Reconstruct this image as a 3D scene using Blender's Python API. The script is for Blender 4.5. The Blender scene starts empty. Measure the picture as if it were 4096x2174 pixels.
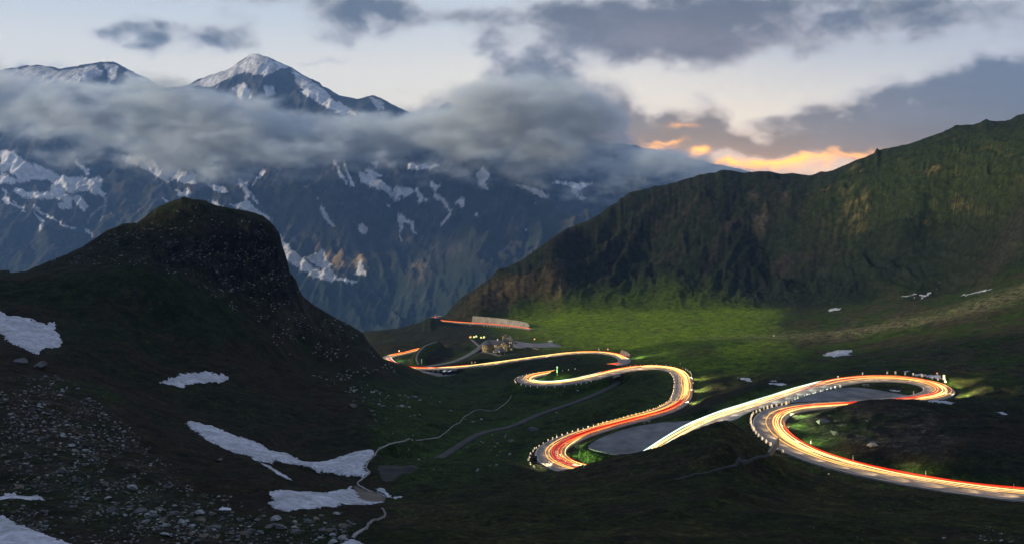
import bpy, bmesh, math, time
import numpy as np
from mathutils import Vector, geometry

T0 = time.time()
scn = bpy.context.scene
COL = scn.collection
rng = np.random.default_rng(7)
R = math.radians

# ------------------------------------------------------------------ camera
# photograph units: 4096 x 2174 picture points, 3548 points focal length, eye level at row 680
F, CX, HY = 3548.0, 2048.0, 680.0
cam = bpy.data.cameras.new('camera')
cam.sensor_width = 36.0
cam.lens = 36.0 * F / 4096.0
cam.shift_y = -(1087.0 - HY) / 4096.0
cam.clip_start = 0.5
cam.clip_end = 60000.0
camo = bpy.data.objects.new('camera', cam)
camo.rotation_euler = (R(90), 0, 0)
COL.objects.link(camo)
scn.camera = camo

# ------------------------------------------------------------------ numpy noise
_tab = {}
def vnoise(x, y, seed):
    if seed not in _tab:
        _tab[seed] = np.random.default_rng(seed + 1000).random((256, 256)).astype(np.float32)
    t = _tab[seed]
    xi = np.floor(x).astype(np.int32); yi = np.floor(y).astype(np.int32)
    fx = (x - xi).astype(np.float32); fy = (y - yi).astype(np.float32)
    fx = fx * fx * fx * (fx * (fx * 6 - 15) + 10); fy = fy * fy * fy * (fy * (fy * 6 - 15) + 10)
    x0 = xi & 255; x1 = (xi + 1) & 255; y0 = yi & 255; y1 = (yi + 1) & 255
    a = t[x0, y0]; b = t[x1, y0]; c = t[x0, y1]; d = t[x1, y1]
    return (a + (b - a) * fx) + ((c + (d - c) * fx) - (a + (b - a) * fx)) * fy
def fbm(x, y, octv, seed, gain=0.5, ridged=False):
    s = 0; a = 1.0; n = 0; cx, sx = 0.8, 0.6
    for i in range(octv):
        v = vnoise(x, y, seed + i)
        if ridged: v = 1 - np.abs(2 * v - 1)
        s = s + a * v; n += a; a *= gain
        x, y = (cx * x - sx * y) * 2.03 + 17.3, (sx * x + cx * y) * 2.03 + 5.1
    return s / n          # 0..1
def sstep(a, b, x):
    t = np.clip((x - a) / (b - a), 0, 1)
    return t * t * (3 - 2 * t)

# ------------------------------------------------------------------ node helpers
def new_mat(name):
    m = bpy.data.materials.new(name); m.use_nodes = True
    return m, m.node_tree.nodes, m.node_tree.links, m.node_tree.nodes['Principled BSDF']
def flat_mat(name, col, rough=0.7, metal=0.0, var=0.25, scale=3.0, emit=None, estr=0):
    m, N, L, b = new_mat(name)
    tc = N.new('ShaderNodeTexCoord'); n = N.new('ShaderNodeTexNoise')
    n.inputs['Scale'].default_value = scale; n.inputs['Detail'].default_value = 5
    L.new(tc.outputs['Object'], n.inputs['Vector'])
    r = N.new('ShaderNodeValToRGB')
    r.color_ramp.elements[0].position = 0.3; r.color_ramp.elements[1].position = 0.7
    r.color_ramp.elements[0].color = (*[c * (1 - var) for c in col], 1)
    r.color_ramp.elements[1].color = (*[min(1, c * (1 + var)) for c in col], 1)
    L.new(n.outputs['Fac'], r.inputs['Fac']); L.new(r.outputs['Color'], b.inputs['Base Color'])
    b.inputs['Roughness'].default_value = rough; b.inputs['Metallic'].default_value = metal
    if emit:
        b.inputs['Emission Color'].default_value = (*emit, 1); b.inputs['Emission Strength'].default_value = estr
    return m

# ------------------------------------------------------------------ sky
def px_dir(px, py):
    return (px - CX) / F, (HY - py) / F
# sky picture: azimuth -180..180, elevation -10..90 ; computed, no file
SW, SH = 4608, 1280
def make_sky():
    az = (np.arange(SW, dtype=np.float32) + .5) / SW * 2 * np.pi - np.pi
    el = ((np.arange(SH, dtype=np.float32) + .5) / SH * 100 - 10) * np.pi / 180
    AZ, EL = np.meshgrid(az, el)
    front = np.cos(AZ) > 0.25
    ca = np.where(front, np.cos(AZ), 0.25)
    px = np.where(front, CX + F * np.tan(np.clip(AZ, -1.3, 1.3)), np.sign(AZ) * 20000)
    py = HY - F * np.tan(np.minimum(EL, 1.45)) / ca
    e = np.degrees(EL)
    # world-like cloud coordinates (periodic in azimuth through cos/sin)
    rad = 1.0 / (np.maximum(np.sin(np.maximum(EL, 0.0)), 0.0) + 0.16)
    cxn = np.sin(AZ) * rad; cyn = np.cos(AZ) * rad
    # picture-like coordinates for crisp low cloud
    qx = (np.degrees(AZ)) / 3.2; qy = e / 2.0
    n1 = fbm(qx, qy * 1.15, 7, 11, 0.56)
    n2 = fbm(qx * 0.45 + 9, qy * 0.6, 5, 31, 0.5)
    n3 = fbm(cxn * 2.2 + 30, cyn * 2.2 + 11, 6, 51, 0.55)
    dx = (fbm(qx * 1.4 + 3, qy * 1.4, 4, 71) - .5); dy = (fbm(qx * 1.4 + 43, qy * 1.4, 4, 81) - .5)
    wx = px + dx * 190; wy = py + dy * 120
    # ---- clear sky colours (linear)
    def mixc(a, b, t): return a + (b - a) * t[..., None]
    up = np.array([.36, .42, .50], np.float32); mid = np.array([.60, .66, .72], np.float32)
    low = np.array([.88, .84, .76], np.float32); cream = np.array([1.0, .86, .66], np.float32)
    zen = np.array([.13, .19, .33], np.float32)
    c = np.zeros(AZ.shape + (3,), np.float32) + low
    c = mixc(c, mid, sstep(6, 10.5, e)); c = mixc(c, up, sstep(10, 24, e)); c = mixc(c, zen, sstep(24, 65, e))
    sun_az = np.degrees(AZ) - 12
    glow = np.exp(-(sun_az / 26) ** 2) * np.exp(-np.maximum(e - 1.0, 0) ** 2 / 4.5 ** 2)
    c = mixc(c, cream, np.clip(glow * 0.85, 0, 1))
    back = sstep(40, 130, np.abs(np.degrees(AZ)))
    dusk = np.array([.30, .36, .50], np.float32)
    c = mixc(c, dusk, back * sstep(30, 5, e))
    rightdim = sstep(2300, 3300, px) * sstep(520, 100, py) * (np.abs(AZ) < 1.2)
    c = mixc(c, np.array([.34, .41, .52], np.float32), rightdim * .55)
    # ---- cloud blobs traced as directions: x, y, rx, ry, amount
    B = [(560,115,150,45,1.0),(640,145,150,55,.9),(900,140,120,75,1.2),(980,210,90,40,.6),(440,120,60,40,.5),
         (60,250,90,30,.9),(230,262,60,20,.6),(1420,60,190,120,1.0),(1560,30,120,80,.8),(1400,150,140,50,.5),(1260,255,120,18,.5),
         (1800,60,230,50,.55),(2150,60,330,60,.8),(2700,60,380,120,1.9),(2640,170,300,80,1.4),(2850,150,150,90,.8),(2450,130,250,60,.8),
         (1950,180,75,65,1.0),(2020,255,100,60,.9),(2240,190,150,70,.9),(2120,240,100,60,.6),
         (2180,360,190,70,1.5),(2080,430,150,70,1.1),(2270,300,80,60,1.1),(2130,300,130,50,1.0),(2350,380,80,60,.7),
         (2150,520,420,90,1.6),(1900,470,230,60,1.2),(2480,430,55,90,1.0),(2500,520,90,80,1.2),(2660,480,60,60,1.0),(2700,540,120,60,1.2),
         (2790,400,45,35,.55),(2840,470,50,60,.9),(2860,530,80,60,1.2),(2600,620,300,60,1.3),(2950,590,200,45,1.4),
         (3300,600,330,80,1.7),(3600,480,330,110,1.8),(3950,430,350,140,1.9),(3750,350,140,60,1.0),(3950,290,150,50,1.1),(4300,350,300,150,1.6),
         (3300,20,400,90,1.1),(1000,-20,500,50,.7),(3900,40,400,110,.9),(3400,120,300,60,.6),(3150,180,180,50,.45),(2780,260,120,35,.4),
         (3170,505,180,28,.8),(3330,450,140,30,.7),(3500,385,120,30,.7),(1300,470,600,60,1.0),(500,420,800,60,1.0)]
    f = np.zeros(AZ.shape, np.float32)
    j = np.where((np.abs(az) < 0.62))[0]; i = np.where(el < 0.30)[0]
    js = slice(j[0], j[-1] + 1); isl = slice(i[0], i[-1] + 1)
    X = wx[isl, js]; Y = wy[isl, js]; g = np.zeros(X.shape, np.float32); dark = np.zeros(X.shape, np.float32)
    for k, (bx, by, rx, ry, am) in enumerate(B):
        v = am * np.exp(-((X - bx) / rx) ** 2 - ((Y - by) / ry) ** 2); g += v
    f[isl, js] = g
    inframe = sstep(0.78, 0.60, np.abs(AZ)) * sstep(-420, -60, py)
    gen = np.clip((n3 - .42) * 3.0, 0, 1.4) * sstep(0, 8, e) + sstep(6, 1, e) * n2 * 1.1
    f = f * inframe + gen * (1 - inframe)
    n5 = fbm(qx * 2.6 + dx * 2, qy * 2.6 + dy * 2, 5, 131, .6)
    fld = f * (0.30 + 0.95 * n1 + 0.45 * n5)
    al = sstep(0.16, 0.98, fld)
    thick = sstep(0.35, 1.75, fld + (n5 - .5) * .5)
    lightc = np.array([.46, .46, .48], np.float32); darkc = np.array([.072, .088, .120], np.float32)
    warmd = np.array([.20, .160, .175], np.float32)
    cc = mixc(np.zeros_like(c) + lightc, darkc, thick)
    warm = np.exp(-((wx - 2750) / 500) ** 2 - ((wy - 160) / 90) ** 2)
    cc = mixc(cc, warmd, np.clip(warm * .5, 0, 1))
    cc = cc * (0.62 + 0.85 * fbm(qx * .8 + 7 + dx, qy * 1.7 + dy, 6, 91, .55))[..., None]
    rim = al * (1 - thick) * glow
    cc = cc + rim[..., None] * np.array([.34, .22, .12], np.float32)
    c = mixc(c * .90, cc, al * .97)
    # sunset glow breaking through under the clouds
    warmlow = np.exp(-((wx - 2950) / 600) ** 2 - ((wy - 700) / 60) ** 2) * (np.abs(AZ) < 0.7)
    c = mixc(c, np.array([.30, .27, .32], np.float32), np.clip(warmlow * .55, 0, 1))
    for (bx, by, rx, ry, am) in [(2790,640,34,20,1.5),(3150,672,90,13,1.8),(3080,692,130,9,.8),(3270,655,110,8,.8),(2930,684,120,7,1.0),(3420,640,110,9,.7),(3330,665,70,10,.5),(2600,605,60,9,.8),(2650,585,60,7,.5),(2720,520,60,10,.3)]:
        v = am * np.exp(-((wx - bx) / rx) ** 2 - ((wy - by) / ry) ** 2) * (0.25 + 1.5 * n1 ** 1.2) * (np.abs(AZ) < 0.7)
        c = mixc(c, np.array([2.1, .84, .12], np.float32), np.clip(v * 1.15, 0, 1))
    im = bpy.data.images.new('sky', SW, SH, float_buffer=True, alpha=False)
    im.colorspace_settings.name = 'Linear Rec.709'
    buf = np.ones((SH, SW, 4), np.float32); buf[..., :3] = c
    im.pixels.foreach_set(buf.ravel()); im.update()
    return im
world = bpy.data.worlds.new('World'); scn.world = world; world.use_nodes = True
wn, wl = world.node_tree.nodes, world.node_tree.links
bg = wn['Background']
sky_im = make_sky()
tc = wn.new('ShaderNodeTexCoord'); sp = wn.new('ShaderNodeSeparateXYZ')
wl.new(tc.outputs['Generated'], sp.inputs[0])
def wm(op, a=None, b=None, c=None):
    n = wn.new('ShaderNodeMath'); n.operation = op
    for i, v in enumerate((a, b, c)):
        if v is None: continue
        if isinstance(v, (int, float)): n.inputs[i].default_value = v
        else: wl.new(v, n.inputs[i])
    return n.outputs[0]
az = wm('ARCTAN2', sp.outputs[0], sp.outputs[1]); el = wm('ARCSINE', sp.outputs[2])
uu = wm('MULTIPLY_ADD', az, 1 / (2 * math.pi), 0.5)
vv = wm('MULTIPLY_ADD', el, 1 / R(100), 0.1)
cb = wn.new('ShaderNodeCombineXYZ'); wl.new(uu, cb.inputs[0]); wl.new(vv, cb.inputs[1])
it = wn.new('ShaderNodeTexImage'); it.image = sky_im; it.extension = 'EXTEND'; it.interpolation = 'Cubic'
wl.new(cb.outputs[0], it.inputs[0])
nish = wn.new('ShaderNodeTexSky'); nish.sky_type = 'NISHITA'; nish.sun_disc = False
nish.sun_elevation = R(2.0); nish.sun_rotation = R(12); nish.altitude = 2400
bgn = wn.new('ShaderNodeBackground'); bgn.inputs['Strength'].default_value = 0.02
wl.new(nish.outputs[0], bgn.inputs['Color'])
bg.inputs['Strength'].default_value = 1.2
wl.new(it.outputs['Color'], bg.inputs['Color'])
ad = wn.new('ShaderNodeAddShader'); wl.new(bg.outputs[0], ad.inputs[0]); wl.new(bgn.outputs[0], ad.inputs[1])
wl.new(ad.outputs[0], wn['World Output'].inputs['Surface'])
world.cycles.sampling_method = 'MANUAL'; world.cycles.sample_map_resolution = 1024
print('sky', round(time.time() - T0, 1))

# low warm light from behind the left shoulder
sun = bpy.data.lights.new('sun', 'SUN'); sun.energy = 5.0; sun.color = (1.0, .84, .58); sun.angle = R(2.5)
suno = bpy.data.objects.new('sun', sun)
SUN_AZ, SUN_EL = R(-108), R(15)      # direction the light comes from, azimuth from +Y
sdir = Vector((math.sin(SUN_AZ) * math.cos(SUN_EL), math.cos(SUN_AZ) * math.cos(SUN_EL), math.sin(SUN_EL)))
suno.rotation_euler = sdir.to_track_quat('Z', 'Y').to_euler()
COL.objects.link(suno)

vs = scn.view_settings
vs.view_transform = 'Standard'; vs.look = 'None'; vs.exposure = 0; vs.gamma = 1; vs.use_curve_mapping = False
cy = scn.cycles
cy.max_bounces = 4; cy.diffuse_bounces = 2; cy.glossy_bounces = 2; cy.volume_bounces = 2; cy.transparent_max_bounces = 8
cy.use_denoising = True; cy.caustics_reflective = False; cy.caustics_refractive = False
cy.volume_step_rate = 1.0; cy.volume_max_steps = 128; cy.sample_clamp_indirect = 4
# ------------------------------------------------------------------ traced roads: picture x, y, height, width
def Z(pts, x0, y0, f): return [(x0 + p[0] / f, y0 + p[1] / f) + tuple(p[2:]) for p in pts]
ZA = (2696, 1424, 1.8229); ZC = (2040, 1400, 2.734); ZD = (1500, 1230, 2.477)
ROADS = {}
ROADS['A'] = [(4350, 1998, -91.5, 9)] + Z([(2552,1019,-92.5,9),(2200,985,-93.3,9),(1830,925,-94,9),(1500,864,-94.8,9.5),(1250,808,-95.3,10),
     (1000,728,-95.9,11),(850,660,-96.4,11.5),(735,585,-96.8,11.8),(680,510,-97,12),(685,450,-97.4,12),(745,400,-98,11.5),(850,372,-98.5,11),
     (1000,357,-99,10),(1200,348,-99.5,9.5),(1450,333,-100,9)], *ZA) + \
    Z([(1600,323,-100.4,9),(1800,305,-100.9,11),(1900,290,-101,12.5),(1955,268,-101,13.5),(1963,240,-101.1,13.5),(1915,208,-101.2,13),(1820,182,-101.3,12),
     (1680,164,-101.4,11),(1500,155,-101.6,10.5),(1350,161,-102,10.5),(1200,183,-102.4,10.5),(1000,237,-103,10.5),(850,285,-103.5,10.5),(700,335,-104,10.5),
     (550,381,-104.4,10),(400,426,-104.8,10),(300,461,-105.1,10),(200,502,-105.5,10),(100,557,-106,10),(0,620,-106.6,10)], *ZA) + \
    [(2640, 1801, -108, 10), (2575, 1848, -109.5, 10), (2500, 1888, -110.8, 10), (2420, 1902, -111.6, 10)] + \
    Z([(860,1345,-112.3,10),(740,1322,-112.9,11),(620,1290,-113.3,12),(500,1243,-113.7,12.5),(420,1190,-114,12.5),(400,1130,-114.4,12.5),(445,1065,-115,12),
     (560,995,-115.8,11),(700,938,-116.6,10),(850,888,-117.3,9.5),(1000,845,-117.9,9),(1200,790,-118.8,9),(1400,738,-119.6,9),(1600,685,-120.5,9.5),(1750,630,-121.2,10),
     (1855,560,-122.2,10),(1893,480,-123,10),(1900,400,-123.8,10),(1895,320,-124.6,10),(1870,258,-125.4,10),(1800,212,-126,9.5),(1700,188,-126.7,9),(1600,178,-127.3,9),(1450,184,-128.2,9),
     (1300,202,-129,9),(1150,232,-130,9),(1000,272,-131,9),(850,312,-132.2,9.5),(700,344,-133.6,10),(560,364,-134.7,10.5),(430,373,-135.6,11),(300,368,-136.4,11),(190,352,-137.2,11),(135,326,-138,11),(165,295,-138.8,11),(260,268,-139.6,10),
     (400,246,-140.6,9),(560,223,-141.8,9),(700,203,-142.8,9)], *ZC) + \
    [(2370, 1468, -146, 9), (2440, 1459, -150, 9), (2490, 1450, -154, 9.5)] + \
    Z([(1255,103,-157,10),(1232,80,-158.5,10.5),(1160,48,-161,10),(1050,31,-163.5,9.5),(900,21,-166.5,9),(700,28,-169,9),(500,48,-171,9),(300,76,-173,9),(100,102,-175.5,9),(0,116,-177,9)], *ZC) + \
    Z([(1200,546,-179,9.5),(1000,573,-181,10),(800,592,-183.5,10),(600,602,-186,10),(450,601,-188.5,10),(320,592,-191,10),(230,572,-193.5,10.5),(160,542,-195.5,11),(118,508,-197,11),(135,480,-198.5,11),(210,462,-200,10.5),(300,446,-201.5,10)], *ZD) + [(1665,1398,-203,10),(1740,1385,-206,10)]
ROADS['E'] = Z([(1560,215,-205,9),(1440,196,-213,9),(1300,180,-218,9),(1150,165,-219.5,9),(950,152,-221,9),(800,142,-222,9),(650,128,-223,9.5),(575,112,-223.5,12),(590,92,-224,12),(660,78,-224.5,9)], *ZD)
ROADS['F'] = Z([(1000,272,-131,5),(1080,285,-132.5,5),(1165,300,-134,7),(1190,325,-134.6,7),(1160,360,-135,5),(1080,408,-135.4,4.5),(900,490,-135.8,4.5),(700,568,-136,4.5),(500,632,-136,4.5),(300,705,-135.5,4.5),(100,790,-134,4.5),(0,830,-132.5,4.5)], *ZC) + \
    Z([(1150,553,-128,4.5),(1050,600,-125,4.5),(950,662,-122,4.5),(850,728,-118.5,5),(700,792,-115,6),(580,812,-113,8)], 1300, 1424, 1.8229)
ROADS['G'] = Z([(430,596,-189.5,6),(600,567,-190,6),(750,540,-190.5,6),(850,505,-191.5,6),(950,455,-192.5,6),(1030,400,-193.5,6),(1085,355,-194.5,6),(1120,330,-195.5,6)], *ZD)
ROADS['H'] = Z([(1045,385,-193.8,3),(1000,345,-195,3),(960,312,-196.5,3)], *ZD)
ROADS['P'] = Z([(1050,436,-192.8,2.5),(1130,442,-192.5,2.5),(1200,462,-191.5,2.5),(1300,490,-188,2.5),(1400,492,-185,2.5)], *ZD)
ROADS['Q'] = Z([(435,560,-189.8,1.6),(412,520,-188,1.6),(415,470,-186,1.6),(440,430,-185,1.6),(500,375,-187,1.6),(560,350,-190,1.6),(610,332,-194,1.6)], *ZD)

def W3(px, py, z):
    s = (HY - py) / F; y = z / s
    return np.array([(px - CX) / F * y, y, z])
def catmull(P, step):
    P = np.array(P, float); out = []
    Q = np.vstack([2 * P[0] - P[1], P, 2 * P[-1] - P[-2]])
    for i in range(1, len(Q) - 2):
        p0, p1, p2, p3 = Q[i-1], Q[i], Q[i+1], Q[i+2]
        t0 = 0; t1 = t0 + max(np.linalg.norm(p1[:2]-p0[:2]), .1) ** .5; t2 = t1 + max(np.linalg.norm(p2[:2]-p1[:2]), .1) ** .5; t3 = t2 + max(np.linalg.norm(p3[:2]-p2[:2]), .1) ** .5
        n = max(2, int(np.linalg.norm(p2[:2]-p1[:2]) / step)); t = np.linspace(t1, t2, n, endpoint=False)[:, None]
        A1 = (t1-t)/(t1-t0)*p0+(t-t0)/(t1-t0)*p1; A2 = (t2-t)/(t2-t1)*p1+(t-t1)/(t2-t1)*p2; A3 = (t3-t)/(t3-t2)*p2+(t-t2)/(t3-t2)*p3
        B1 = (t2-t)/(t2-t0)*A1+(t-t0)/(t2-t0)*A2; B2 = (t3-t)/(t3-t1)*A2+(t-t1)/(t3-t1)*A3
        out.append((t2-t)/(t2-t1)*B1+(t-t1)/(t2-t1)*B2)
    out.append(P[-1][None]); return np.vstack(out)
for k_ in ('F',): ROADS[k_] = [p[:3]+(p[3]*.75,) for p in ROADS[k_]]
RS = {}
for k, pts in ROADS.items():
    P = [np.append(W3(p[0], p[1], p[2]), p[3]) for p in pts]
    C = catmull(P, 1.5)
    # even resample + gentle smoothing in plan
    d = np.r_[0, np.cumsum(np.linalg.norm(np.diff(C[:, :2], axis=0), axis=1))]
    n = int(d[-1] / 1.6); s = np.linspace(0, d[-1], n)
    C = np.stack([np.interp(s, d, C[:, i]) for i in range(4)], 1)
    ker = {'A': 7, 'E': 5}.get(k, 3)
    for _ in range(2):
        Cp = np.pad(C, ((ker, ker), (0, 0)), 'reflect', reflect_type='odd')
        C = np.stack([np.convolve(Cp[:, i], np.ones(2*ker+1)/(2*ker+1), 'valid') for i in range(4)], 1)
    RS[k] = C

def road_idx(px, py, lo=0, hi=None, k='A'):
    """index of the road sample that appears nearest a picture point"""
    C = RS[k][lo:hi]
    x = CX + F * C[:, 0] / C[:, 1]; y = HY - F * C[:, 2] / C[:, 1]
    return lo + int(np.argmin((x - px) ** 2 + ((y - py) * 2) ** 2))
A_H1 = road_idx(3072, 1693); A_LOOP = road_idx(3770, 1556, A_H1); A_B0 = road_idx(2696, 1765, A_LOOP)
A_H2 = road_idx(2186, 1820, A_B0); A_C2 = road_idx(2735, 1546, A_H2); A_H3 = road_idx(2090, 1519, A_C2)
A_D = road_idx(2492, 1430, A_H3); A_DE = road_idx(1548, 1435, A_D)

# ------------------------------------------------------------------ terrain control points: x -> [(distance, picture y)]
CP = {
 0: [(25,4200),(60,2900),(110,2174),(150,2000),(200,1800),(260,1620),(300,1500),(340,1440),(400,1330),(470,1180),(525,1090),(545,1078),(600,1200),(800,1600),(1100,2000)],
 300: [(110,2174),(150,2020),(200,1850),(260,1680),(320,1560),(380,1430),(450,1290),(490,1150),(515,1080),(530,1075),(580,1035),(620,1003),(700,1150),(900,1600)],
 480: [(110,2180),(200,1890),(320,1590),(440,1330),(500,1140),(520,1075),(560,1030),(600,960),(628,902),(720,1100),(900,1600)],
 600: [(25,4300),(60,3000),(110,2190),(150,2060),(200,1930),(260,1800),(320,1680),(380,1560),(440,1430),(500,1250),(525,1085),(540,1060),(575,1000),(605,920),(632,850),(720,1000),(900,1600)],
 740: [(110,2200),(150,2090),(200,1960),(260,1830),(320,1720),(380,1610),(440,1480),(500,1290),(540,1130),(580,990),(615,870),(640,790),(720,950),(900,1600)],
 900: [(120,2174),(160,2060),(220,1900),(280,1800),(340,1690),(400,1580),(450,1490),(520,1320),(570,1170),(600,1040),(622,920),(645,830),(720,980),(900,1600)],
 1030: [(120,2185),(160,2075),(220,1930),(280,1830),(340,1720),(400,1620),(460,1510),(530,1360),(585,1200),(612,1050),(630,930),(648,858),(720,1050),(900,1600)],
 1120: [(540,1400),(590,1260),(620,1120),(640,990),(650,940),(740,1250),(900,1600)],
 1085: [(600,1160),(630,1010),(649,890),(730,1120)],
 1135: [(640,1060),(652,982),(745,1300)],
 1175: [(600,1330),(652,1106),(770,1450)],
 1150: [(600,1270),(630,1140),(650,1050),(760,1400)],
 1200: [(130,2174),(170,2080),(230,1990),(290,1890),(340,1800),(400,1700),(470,1590),(540,1480),(600,1350),(640,1230),(660,1172),(780,1500),(950,1700)],
 1300: [(540,1500),(620,1340),(680,1262),(702,1243),(820,1550),(960,1700)],
 1400: [(600,1470),(680,1370),(738,1302),(840,1480),(950,1560),(1150,1440),(1250,1345),(1350,1600),(1700,2000)],
 1450: [(25,4400),(60,3050),(130,2174),(200,2060),(260,1960),(310,1850),(370,1700),(450,1600),(520,1530),(620,1450),(700,1376),(752,1334),(850,1450),(950,1440),(1050,1400),(1150,1366),(1250,1334),(1350,1600),(1600,2000)],
 1530: [(700,1465),(775,1424),(840,1440)],
 1600: [(140,2174),(200,2070),(300,1870),(370,1750),(450,1650),(550,1570),(650,1520),(750,1482),(795,1460),(1000,1400),(1100,1360),(1200,1325),(1250,1310),(1350,1600),(1600,2000)],
 1700: [(1040,1375),(1150,1330),(1230,1300),(1280,1285),(1380,1600),(1600,2000)],
 1800: [(25,4500),(60,3100),(140,2174),(200,2050),(280,1920),(340,1830),(420,1730),(520,1650),(620,1590),(700,1555),(790,1516),(980,1395),(1080,1350),(1180,1322),(1345,1232),(1450,1500),(1700,1900)],
 1700: [(650,1560),(720,1530),(792,1513),(1040,1375),(1150,1330),(1230,1300),(1280,1285),(1380,1600),(1600,2000)],
 1900: [(1100,1348),(1200,1322),(1310,1230),(1390,1156),(1480,1450),(1700,1900)],
 2000: [(140,2165),(200,2030),(270,1930),(330,1860),(400,1760),(500,1660),(600,1588),(680,1545),(765,1506),(1030,1368),(1120,1335),(1220,1308),(1310,1270),(1380,1160),(1430,1073),(1530,1400),(1750,1800)],
 2150: [(25,4600),(60,3150),(145,2165),(200,2030),(250,1945),(285,1893),(320,1900),(650,1552),(720,1505),(1000,1375),(1150,1325),(1290,1272),(1390,1130),(1470,1000),(1580,1350),(1800,1700)],
 2300: [(150,2160),(200,2035),(250,1935),(283,1876),(310,1893),(450,1660),(700,1483),(900,1395),(1050,1350),(1200,1290),(1340,1200),(1440,1060),(1550,897),(1660,1250),(1900,1600)],
 2480: [(150,2165),(200,2020),(250,1890),(280,1817),(305,1835),(430,1700),(500,1580),(650,1478),(860,1400),(1000,1350),(1150,1300),(1370,1195),(1490,1000),(1600,790),(1720,1150),(1950,1500)],
 2600: [(25,4600),(60,3150),(150,2170),(200,2010),(250,1870),(275,1801),(300,1832),(480,1570),(540,1520),(760,1420),(950,1345),(1200,1275),(1370,1190),(1500,980),(1630,750),(1760,1100),(2000,1400)],
 2800: [(150,2174),(200,1990),(250,1820),(275,1722),(300,1745),(430,1620),(500,1550),(570,1490),(640,1440),(730,1395),(850,1353),(900,1366),(1100,1290),(1330,1200),(1480,960),(1640,697),(1780,1050),(2000,1350)],
 2915: [(200,1955),(250,1780),(285,1685),(305,1690),(450,1560),(600,1460),(730,1390),(850,1352),(880,1362)],
 3003: [(150,2174),(200,2030),(250,1900),(300,1765),(322,1730),(400,1580)],
 3100: [(450,1510),(560,1452),(700,1400),(850,1346),(900,1362),(1100,1275),(1330,1190),(1470,970),(1610,688),(1750,1050),(2000,1350)],
 3200: [(25,4600),(60,3150),(150,2174),(200,2040),(250,1940),(285,1872),(325,1740),(352,1650)],
 3330: [(305,1800),(340,1680),(365,1618)],
 3400: [(150,2174),(200,2050),(262,1946),(307,1775),(340,1665),(366,1606),(450,1495),(560,1440),(680,1392),(850,1327),(900,1345),(1050,1275),(1150,1225),(1300,1160),(1410,950),(1535,648),(1670,1000),(1920,1300)],
 3520: [(300,1780),(340,1655),(363,1596),(1260,1190),(1370,980),(1505,596)],
 3600: [(150,2174),(200,2060),(245,1985),(300,1770),(340,1650),(364,1592),(450,1485),(560,1420),(680,1362),(850,1292),(890,1315),(1020,1255),(1120,1205),(1245,1150),(1350,920),(1482,586),(1610,950),(1850,1250)],
 3700: [(300,1765),(340,1650),(362,1601),(1100,1195)],
 3800: [(150,2174),(200,2065),(238,2005),(290,1790),(340,1660),(360,1612),(400,1572),(440,1490),(560,1380),(700,1300),(850,1241),(890,1268),(1000,1220),(1100,1175),(1220,1120),(1320,880),(1450,516),(1600,900),(1850,1200)],
 3950: [(290,1800),(330,1690),(370,1600),(410,1530),(480,1440),(700,1250),(850,1190),(880,1215),(1000,1185),(1150,1100),(1260,760),(1395,479),(1520,860),(1800,1150)],
 4096: [(25,4600),(60,3150),(150,2174),(200,2080),(235,2025),(270,1890),(310,1740),(360,1600),(420,1500),(500,1400),(600,1300),(740,1200),(840,1142),(870,1165),(960,1140),(1060,1080),(1150,850),(1250,620),(1350,456),(1480,800),(1750,1100)],
}
CP[-420] = [(d, y + (18 if d > 400 else 0)) for d, y in CP[0]]
CP[4540] = [(d * .97, y - (95 if d > 900 else 25 if d > 300 else 0)) for d, y in CP[4096]]
pts = []
for x, l in CP.items():
    for d, y in l: pts.append(((x - CX) / F, math.log(d), y))
for x in sorted(CP):
    d, y = CP[x][-1]
    pts.append(((x - CX) / F, math.log(2600), max(y, 1500) + 150)) if 0 <= x <= 4096 and x in (0,600,1200,1800,2480,3100,3600,4096) else None
for k in ('A', 'E', 'F', 'G'):
    C = RS[k]; st = 26 if k == 'A' else 30
    for i in range(0, len(C), st):
        X, Y, z, w = C[i]; pts.append((X / Y, math.log(Y), HY - F * z / Y))
pts = np.array(pts)
# drop traced points that crowd a road sample
keep = np.ones(len(pts), bool)
npt = sum(len(l) for l in CP.values())
for i in range(len(pts)):
    for jx in range(i + 1, len(pts)):
        if keep[jx] and keep[i] and (pts[i, 0]-pts[jx, 0]) ** 2 + (pts[i, 1]-pts[jx, 1]) ** 2 < (.012 if jx >= npt else .004) ** 2:
            keep[i if jx >= npt else jx] = False
pts = pts[keep]
def tps_fit(P, v, lam):
    d = np.hypot(P[:, None, 0]-P[None, :, 0], P[:, None, 1]-P[None, :, 1])
    K = d ** 2 * np.log(np.maximum(d, 1e-9)); n = len(P)
    A = np.zeros((n+3, n+3)); A[:n, :n] = K + lam*np.eye(n); A[:n, n] = 1; A[:n, n+1:] = P; A[n, :n] = 1; A[n+1:, :n] = P.T
    b = np.zeros(n+3); b[:n] = v; return np.linalg.solve(A, b)
def tps_eval(P, c, u, l):
    out = np.zeros(u.shape)
    for i in range(len(P)):
        d2 = (u-P[i, 0])**2 + (l-P[i, 1])**2
        out += c[i] * d2 * .5 * np.log(np.maximum(d2, 1e-12))
    n = len(P); return out + c[n] + c[n+1]*u + c[n+2]*l
def upmat(src, dst):
    """Catmull-Rom interpolation matrix from uniform src to dst"""
    n = len(src); t = (dst - src[0]) / (src[1]-src[0]); i = np.clip(np.floor(t).astype(int), 0, n-2); f = t - i
    M = np.zeros((len(dst), n)); r = np.arange(len(dst))
    w = [-.5*f+f*f-.5*f**3, 1-2.5*f*f+1.5*f**3, .5*f+2*f*f-1.5*f**3, -.5*f*f+.5*f**3]
    for k in range(4): np.add.at(M, (r, np.clip(i-1+k, 0, n-1)), w[k])
    return M

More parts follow.
